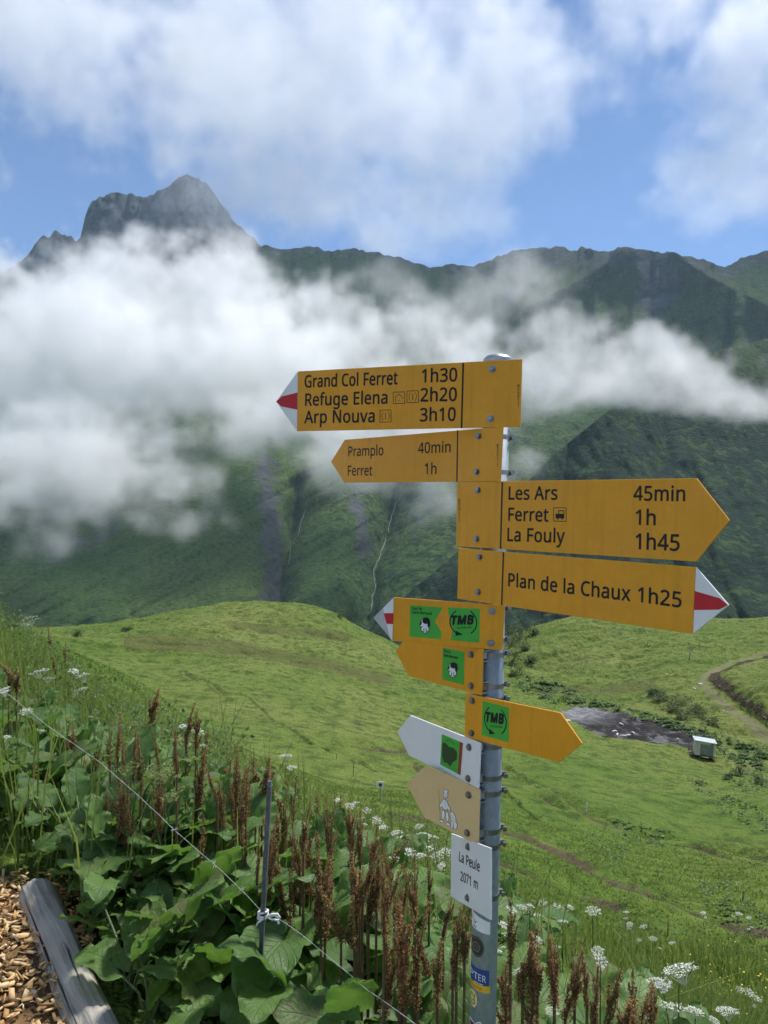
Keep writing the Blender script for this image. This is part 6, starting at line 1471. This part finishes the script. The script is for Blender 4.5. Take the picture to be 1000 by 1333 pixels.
for u, v, vb, ws in SP:
    h = rr.uniform(0.66, 0.86) if v < 1200 else rr.uniform(0.62, 0.76)
    p = locate(u, v, h)
    if u < 345 and p[1] < (2.75 if u > 130 else 3.5):
        ym = (2.75 if u > 130 else 3.5) + rr.uniform(0, .25); p = ray(u, v) * ym; h = float(p[2] - gz(p[0], p[1]))
    if 345 <= u < 420 and p[1] < 2.5:
        p = ray(u, v) * 2.5; h = float(p[2] - gz(p[0], p[1]))
    sl = max(0.18, min((vb - v) * p[1] / F * 1.25, h - 0.08))
    lab, grp = zone(u, v, p[1])
    if (u, v) in special: lab, grp = special[(u, v)], None
    sp = [(0, 0, h - sl, h, ws * (0.8 if sl < .3 else 1.0))]
    wf = 0.95 if p[1] > 3.2 else 0.6
    sp[0] = (0, 0, h - sl, h, ws * wf)
    if rr.random() < (.45 if p[1] > 3.2 else .15): sp.append((rr.choice((-1, 1)) * rr.uniform(.05, .09), rr.uniform(-.06, .06), h - sl * rr.uniform(1.0, 1.15), h - sl * rr.uniform(.1, .3), ws * wf * .8))
    if ws >= 1.3: sp.append((rr.uniform(-.05, .05), rr.uniform(-.05, .05), h - sl * 1.05, h - sl * 0.22, ws * wf * .75))
    dock(p[0], p[1], lab, grp, sp, 3 if u > 640 else 4 if p[1] < 5 else 2, rr, 0.45 if u > 640 else 0.75 if p[1] < 5 else .6, 0.55 if u > 640 else 1.0)
    placed.append((p[0], p[1]))
# leafy plants without spikes fill the near bank
cand = 0; leafy = 0; leafs_at = []
while cand < 9000 and leafy < 215:
    cand += 1
    y = 1.95 + 3.0 * rr.random() ** 1.4; s_ = rr.uniform(-0.55, 0.42); x = s_ * y
    if y > 3.7 and rr.random() < .6: continue
    if y < 3.6 and right_of_log(x, y) < 0.24: continue
    if y < 2.42 and x < -0.30 and right_of_log(x, y) < 0.27: continue
    if y < 2.15 and x > -0.1: continue
    if x > 0.25 + 0.12 * y and y > 2.6: continue
    if leafs_at and min(math.hypot(x - a_, y - b_) for a_, b_ in leafs_at) < 0.13 + 0.015 * y: continue
    if abs(x + 0.36) < 0.26 and y < 2.42: continue
    if abs(x - 0.24) < 0.13 and y < 1.95: continue
    leafs_at.append((x, y)); leafy += 1
    u, v = pix(x, y, gz(x, y) + 0.3)
    lab, grp = (("broad leaved dock without spikes beside the log and chip path", "leafy docks by the log") if u < 330 and v > 1130 else ("broad leaved dock without spikes in the bank left of the stake", "leafy docks left of the stake") if u < 340 else ("broad leaved dock without spikes between stake and pole", "leafy docks between stake and pole"))
    dock(x, y, lab, grp, (), rr.randrange(6, 10), rr, rr.uniform(0.62, 0.92) * (1.0 if y < 2.9 else 0.75), 0.95)

for k in range(16):      # smaller docks crowding against the log
    y = 2.02 + 0.105 * k + rr.uniform(-.03, .03); x = -1.28 + (2.85 - y) * 0.72 + rr.uniform(.17, .36)
    if abs(x + 0.36) < 0.12: continue
    dock(x, y, "broad leaved dock without spikes beside the log and chip path", "leafy docks by the log", (), rr.randrange(5, 8), rr, rr.uniform(.42, .62), 0.7, -0.02)

# ------------------------------------------------------------------ herbs and grass (stuff)
EDGE = [(-200, 790), (0, 800), (50, 820), (100, 868), (200, 925), (300, 975), (400, 1025), (480, 1062), (560, 1085), (620, 1120), (700, 1190), (760, 1240), (850, 1330), (900, 1400)]
def veg_factor(x, y, z):
    """1 on the herb bank left of the edge line"""
    u, v = proj(P3(x, y, z)); e = np.interp(u, [a_ for a_, _ in EDGE], [b_ for _, b_ in EDGE])
    return v - e
def sample_bank(n, seed, y0=2.0, y1=11.0, lo=-10, hi=2000, pw=1.0, smin=-0.85, smax=0.7):
    r = np.random.default_rng(seed); y = y0 * (y1 / y0) ** (r.random(n) ** pw); x = y * r.uniform(smin, smax, n)
    z = ground_z(x, y); f = veg_factor(x, y, z + 0.5)
    k = (f > lo) & (f < hi) & ~((x - (-1.28 + (2.85 - y) * 0.72) < np.where(y > 2.95, -9, 0.10)) & (y < 3.4))
    k &= ~((y < 1.95) & (x > -0.3))
    return x[k], y[k], z[k], r
x, y, z, r = sample_bank(64000, 31, 2.05, 11.5, -5)
cl = fbm(P3(x, y, 0 * x) * 1.6, 3); hmax = 0.34 + 0.30 * sstep(-0.3, 0.4, cl) + 0.12 * sstep(4, 8, y)
hh_ = r.random(len(x)) ** 0.6 * hmax
k = r.random(len(x)) < 0.28 + 0.72 * sstep(3.6, 5.0, y); x, y, z, hh_ = x[k], y[k], z[k], (hh_ * (0.6 + 0.4 * sstep(3.6, 5.0, y)))[k]
V, Fq, ti = leaf_cloud(np.stack([x, y, z + hh_], -1), r.uniform(0.014, 0.045, len(x)) * (0.75 + 0.08 * y), 0.5, 0.25, 31, 0.6)
ti = np.clip(ti * 0.6 + np.repeat(0.4 * sstep(-.4, .5, fbm(P3(x, y, 0 * x) * 2.4 + 5, 2)), 5), 0, 1)
scatter_mesh("herb_undergrowth", V, Fq, M_herb, "mixed green herbs filling the bank between the docks", ti)
xd, yd, zd, rd = sample_bank(15000, 33, 3.4, 11.5, -5)
Vd, Fd, td = leaf_cloud(np.stack([xd, yd, zd + rd.uniform(.2, .62, len(xd))], -1), rd.uniform(.006, .02, len(xd)) * (.7 + .1 * yd), .8, .2, 33, .5)
scatter_mesh("dry_herb_leaves", Vd, Fd, leaf_mat("dry_herb", (0.13, 0.075, 0.035), (0.27, 0.25, 0.12), 0.3), "dry brownish seed heads and faded herbs scattered through the bank", td)

def blades(x, y, z, h, w, r, lean=0.35):
    n = len(x); az = r.uniform(0, 2 * np.pi, n); le = np.abs(r.normal(0, lean, n)) * h
    d = np.stack([np.cos(az), np.sin(az), 0 * az], -1); sd = np.stack([-np.sin(az), np.cos(az), 0 * az], -1)
    b = np.stack([x, y, z], -1); hv = np.stack([0 * h, 0 * h, h], -1)
    m = b + hv * 0.55 + d * (le * 0.3)[:, None]; tp = b + hv * 0.95 + d * le[:, None]; w = w[:, None]
    V = np.stack([b - sd * w, b + sd * w, m + sd * w * .8, m - sd * w * .8, tp + sd * w * .12, tp - sd * w * .12], 1).reshape(-1, 3)
    i = np.arange(n)[:, None] * 6
    Fq = np.concatenate([i + np.array([[0, 1, 2, 3]]), i + np.array([[3, 2, 4, 5]])])
    return V, Fq, np.repeat(r.random(n), 6)
# tall grass standing in the bank, mostly at the upper left
x, y, z, r = sample_bank(26000, 41, 2.6, 12, -20, 2000, .8)
k = (r.random(len(x)) < 0.25 + 0.75 * sstep(-0.30, -0.42, x / y) * sstep(4.0, 5.5, y))
x, y, z = x[k], y[k], z[k]
V, Fq, ti = blades(x, y, z, r.uniform(0.25, 0.75, len(x)), r.uniform(0.0025, 0.005, len(x)) * (0.7 + y / 9), r)
scatter_mesh("tall_grass", V, Fq, M_grass, "tall grass growing through the herb bank on the left", ti)
# meadow grass on the slope to the right and below the bank
n = 210000; r = np.random.default_rng(51)
y = 2.4 * (34 / 2.4) ** r.random(n); x = y * r.uniform(-0.75, 0.85, n); z = ground_z(x, y)
f = veg_factor(x, y, z + 0.15); u, v = proj(P3(x, y, z))
dd = np.minimum.reduce([polyline_dist(u, v, pl) / w for pl, w, _ in RUTS[:5]])
k = (f < 12) & ((dd > 1.0) | (r.random(n) < .15)) & ~(in_path(x, y) & (y < 3.0)) & (u > -250) & (u < 1300)
x, y, z = x[k], y[k], z[k]; n = len(x)
tall = sstep(14, 7, y); cl = fbm(P3(x, y, 0 * x) * .7, 3)
hh_ = r.uniform(0.5, 1.0, n) * (0.07 + 0.40 * tall * sstep(-.6, .2, cl))
V, Fq, ti = blades(x, y, z, hh_, r.uniform(0.5, 1.0, n) * (0.0016 + 0.0010 * y), r, .45)
ti = np.clip(ti * .7 + np.repeat(.3 * sstep(-.3, .4, cl), 6), 0, 1)
scatter_mesh("meadow_grass", V, Fq, M_grass, "fine meadow grass on the slope below the plants and to the right", ti)

# ------------------------------------------------------------------ white umbel flowers
t = NT("umbel_floret"); ti = t.attr("tint")
M_floret = t.done(t.ramp(ti, [(0, (0.50, 0.54, 0.38)), (0.5, (0.74, 0.75, 0.64)), (1, (0.80, 0.80, 0.75))]), 0.8, 0, 0.1)
M_floretg = simple("umbel_green", (0.22, 0.27, 0.09), 0.8, 0, 0.1, 0.3, 30)
M_ustem = simple("umbel_stem", (0.09, 0.14, 0.045), 0.7, 0, 0.2, 0.2, 10)
def umbel_mesh(seed, mat, rad=0.06, n=420, rays_=16):
    r = np.random.default_rng(seed); c = []
    for k in range(rays_):
        q = math.sqrt((k + .5) / rays_); a = k * 2.4
        c.append((math.cos(a) * q * rad, math.sin(a) * q * rad, 0.010 * (1 - q * q) + r.normal(0, .003)))
    c = np.array(c); p = c[r.integers(0, rays_, n)] + r.normal(size=(n, 3)) * (0.0062, 0.0062, 0.0022)
    V, Fq, ti = leaf_cloud(p, r.uniform(.004, .008, n), .35, .1, seed, 1.0)
    mb = MB()
    for q in c:
        vs, fs = tube([Vector((0, 0, -0.05)), Vector(q)], [.0011, .0007], 4); mb.add(vs, fs)
    me_o = mesh_obj("umbel", np.concatenate([V, np.array(mb.v)]), [tuple(q) for q in Fq] + [tuple(i + len(V) for i in f_) for f_ in mb.f], mat, None, False, {"tint": np.concatenate([ti, np.zeros(len(mb.v))])})
    me = me_o.data; bpy.data.objects.remove(me_o); return me
UM = [umbel_mesh(s, M_floret, rd) for s, rd in ((1, .055), (2, .065), (3, .045))]; UG = [umbel_mesh(s, M_floretg, rd) for s, rd in ((4, .07), (5, .055))]
V, Fq, ti = leaf_cloud(np.random.default_rng(8).normal(size=(60, 3)) * (.07, .07, .05) + (0, 0, .12), np.random.default_rng(9).uniform(.03, .06, 60), .4, .2, 8, .4)
_o = mesh_obj("leaves", V, Fq, M_herb, None, False, {"tint": ti}); UL = _o.data; bpy.data.objects.remove(_o)
US = bpy.data.meshes.new("stem"); _vs, _fs = tube([Vector((0, 0, 0)), Vector((.006, 0, .5)), Vector((0, 0, 1))], [.0045, .0035, .0022], 6); US.from_pydata([tuple(v) for v in _vs], [], _fs); US.materials.append(M_ustem)
def umbel_plant(u, v, px, h, label, grp, green=False, y0=2.2, y1=14):
    if u < 150: y0 = max(y0, 3.9)
    p = locate(u, v, h, y0, y1); h = max(.3, float(p[2]) - gz(p[0], p[1])) if u < 150 else h
    root = empty("umbel_flower", (p[0], p[1], gz(p[0], p[1])), label, "flower", grp)
    sc = max(0.35, min(2.4, px * p[1] / F / 0.115))
    child("stem", US, root, Matrix.Diagonal((.8, .8, h - 0.045 * sc, 1)))
    pool = UG if green else UM
    for k in range(rr.choice((1, 2, 2, 3)) if px < 40 else 3):
        f = 1.0 if k == 0 else rr.uniform(.45, .75); hz = h if k == 0 else h - rr.uniform(0.05, 0.14)
        o_ = Vector((0, 0, 0)) if k == 0 else Vector((rr.uniform(-1, 1), rr.uniform(-1, 1), 0)) * 0.10
        child("umbel", pool[rr.randrange(len(pool))], root, Matrix.Translation(o_ + Vector((0, 0, hz))) @ Matrix.Rotation(rr.uniform(-.35, .35), 4, 'X') @ Matrix.Rotation(rr.uniform(-.35, .35), 4, 'Y') @ Matrix.Rotation(rr.uniform(0, 6), 4, 'Z') @ Matrix.Diagonal((sc * f * rr.uniform(.85, 1.2), sc * f, sc * f, 1)))
        if k:
            d_ = o_ + Vector((0, 0, hz - 0.045 * sc * f)) - Vector((0, 0, h - 0.24)); child("stem", US, root, Matrix.Translation((0, 0, h - 0.24)) @ d_.to_track_quat('Z', 'Y').to_matrix().to_4x4() @ Matrix.Diagonal((.8, .8, d_.length, 1)))
    child("leaves", UL, root, Matrix.Rotation(rr.uniform(0, 6), 4, 'Z'))
    return root
for u, v, px, lab in ((884, 1282, 44, "largest white umbel flower at the bottom right corner of the slope"), (852, 1278, 26, "white umbel flower just left of the largest one at lower right"), (946, 1317, 28, "white umbel flower below and right of the largest one"), (905, 1328, 22, "white umbel flower at the bottom edge left of the lower right one"), (772, 1186, 17, "flat white umbel flower on the grass edge below the muddy rut"), (782, 1250, 15, "white umbel flower standing tall among the grasses right of the docks"),
                      (778, 1240, 12, "small white umbel flower just above the tall one right of the docks"), (40, 806, 28, "white umbel flower at the very top left of the bank"), (108, 880, 22, "white umbel flower beside a dark stalk on the upper left bank"), (96, 874, 16, "small white umbel left of the one beside the dark stalk"), (50, 875, 22, "flat cream umbel in the grass at the upper left"), (4, 900, 22, "white umbel cut by the left picture edge"), (34, 926, 16, "small white umbel beneath the wire at the left"), (257, 952, 14, "white umbel on top of the pinkish brown spike"), (238, 946, 13, "white umbel left of the pinkish brown spike"),
                      (372, 970, 17, "flat pale umbel on thin stalks before the lower meadow"), (666, 1185, 14, "white umbel just right of the pole under the meadow ruts"), (690, 1180, 13, "second white umbel right of the pole")):
    umbel_plant(u, v, px, 0.6 if px < 40 else 0.7, lab, None)
ulist = [(455, 1050, 10), (470, 1066, 10), (500, 1078, 12), (515, 1085, 14), (528, 1092, 16), (540, 1098, 18), (552, 1088, 12), (508, 1095, 14), (520, 1104, 14), (534, 1110, 14), (548, 1114, 12), (560, 1105, 14), (570, 1116, 12), (490, 1068, 10), (462, 1046, 10), (478, 1056, 9), (545, 1076, 10), (565, 1090, 10), (580, 1110, 12), (575, 1128, 12), (495, 1100, 10), (512, 1118, 11), (440, 1042, 9)]
for u, v, px in ulist: umbel_plant(u, v, px * 1.35, rr.uniform(.42, .55), "white umbel flower in the drift between the docks and the white notice", "white umbels in the drift below the notice")
for u, v, px in ((680, 1182, 12), (706, 1176, 13), (700, 1192, 12), (726, 1183, 14), (742, 1182, 11), (733, 1200, 11), (655, 1204, 14), (662, 1216, 12), (690, 1216, 16), (698, 1224, 16), (652, 1240, 16), (675, 1265, 14), (718, 1320, 12), (850, 1222, 9), (838, 1206, 9), (820, 1204, 9), (815, 1188, 9), (875, 1228, 9), (974, 1292, 12), (985, 1300, 12), (962, 1288, 10), (866, 1310, 12), (850, 1314, 13), (884, 1330, 14), (916, 1170, 8), (962, 1190, 9), (975, 1196, 9), (930, 1330, 12)):
    umbel_plant(u, v, px, rr.uniform(.38, .52), "small white umbel flower scattered in the grass right of the pole", "white umbels right of the pole")
for u, v, px in ((236, 968, 36), (205, 1000, 34), (170, 1000, 26), (215, 1010, 30), (245, 990, 28), (200, 1012, 28), (45, 985, 20), (70, 1010, 22), (230, 1030, 24), (150, 985, 22), (300, 1000, 16), (120, 1000, 18), (640, 1300, 22), (600, 1270, 20), (90, 935, 18), (60, 1045, 18)):
    umbel_plant(u, v, px, rr.uniform(.5, .65), "faded green umbel going to seed in the bank along the wire", "faded green umbels in the bank", True)

# yellow buttercups far right, counted as one scatter of specks
r = np.random.default_rng(61); n = 420; q = np.stack([r.normal(945, 50, n), r.normal(1288, 24, n)], -1)
pos = []
for u, v in q[:150]:
    p = locate(u, v, 0.3, 3, 16); pos.append(p)
pos = np.array(pos)
V, Fq, ti = leaf_cloud(pos, r.uniform(.009, .018, len(pos)) * (0.5 + pos[:, 1] / 9), .3, .05, 61, 1.0)
scatter_mesh("buttercup_flowers", V, Fq, simple("buttercup", (0.75, 0.52, 0.03), 0.6), "yellow buttercup specks in the grass at the lower right", ti)
# long bare grass stalks beside the lower meadow
mb = MB()
for (u0, v0, u1, v1) in ((284, 968, 296, 905), (300, 970, 308, 912), (292, 962, 322, 905), (280, 965, 274, 925), (296, 965, 284, 895)):
    p0 = locate(u0, v0, 0.35); a_ = Vector(p0); c_ = P(u1, v1, p0[1]); g_ = Vector((a_.x, a_.y, gz(a_.x, a_.y)))
    vs, fs = tube([g_, a_, a_.lerp(c_, .5), c_], [.004, .004, .003, .002], 5); mb.add(vs, fs)
tag(mb.build("dry_grass_stalks", simple("straw", (0.30, 0.28, 0.13), 0.8)), "few bare pale stalks leaning before the lower meadow on the left", "stalks", None, "stuff")

# ------------------------------------------------------------------ haze
def box_mesh(name, lo, hi, mat):
    v = [(x, y, z) for x in (lo[0], hi[0]) for y in (lo[1], hi[1]) for z in (lo[2], hi[2])]
    f = [(0, 1, 3, 2), (4, 6, 7, 5), (0, 4, 5, 1), (2, 3, 7, 6), (0, 2, 6, 4), (1, 5, 7, 3)]
    return mesh_obj(name, v, f, mat)
hm = bpy.data.materials.new("haze"); hm.use_nodes = True
hm.node_tree.nodes.clear()
_o = hm.node_tree.nodes.new("ShaderNodeOutputMaterial"); _p = hm.node_tree.nodes.new("ShaderNodeVolumePrincipled")
_p.inputs["Color"].default_value = (0.62, 0.82, 1.0, 1); _p.inputs["Density"].default_value = 0.00005
hm.node_tree.links.new(_p.outputs[0], _o.inputs["Volume"])
tag(box_mesh("haze", (-7000, -60, -1200), (7000, 4300, 1650), hm), "thin bluish mountain air", "haze", None, "stuff")
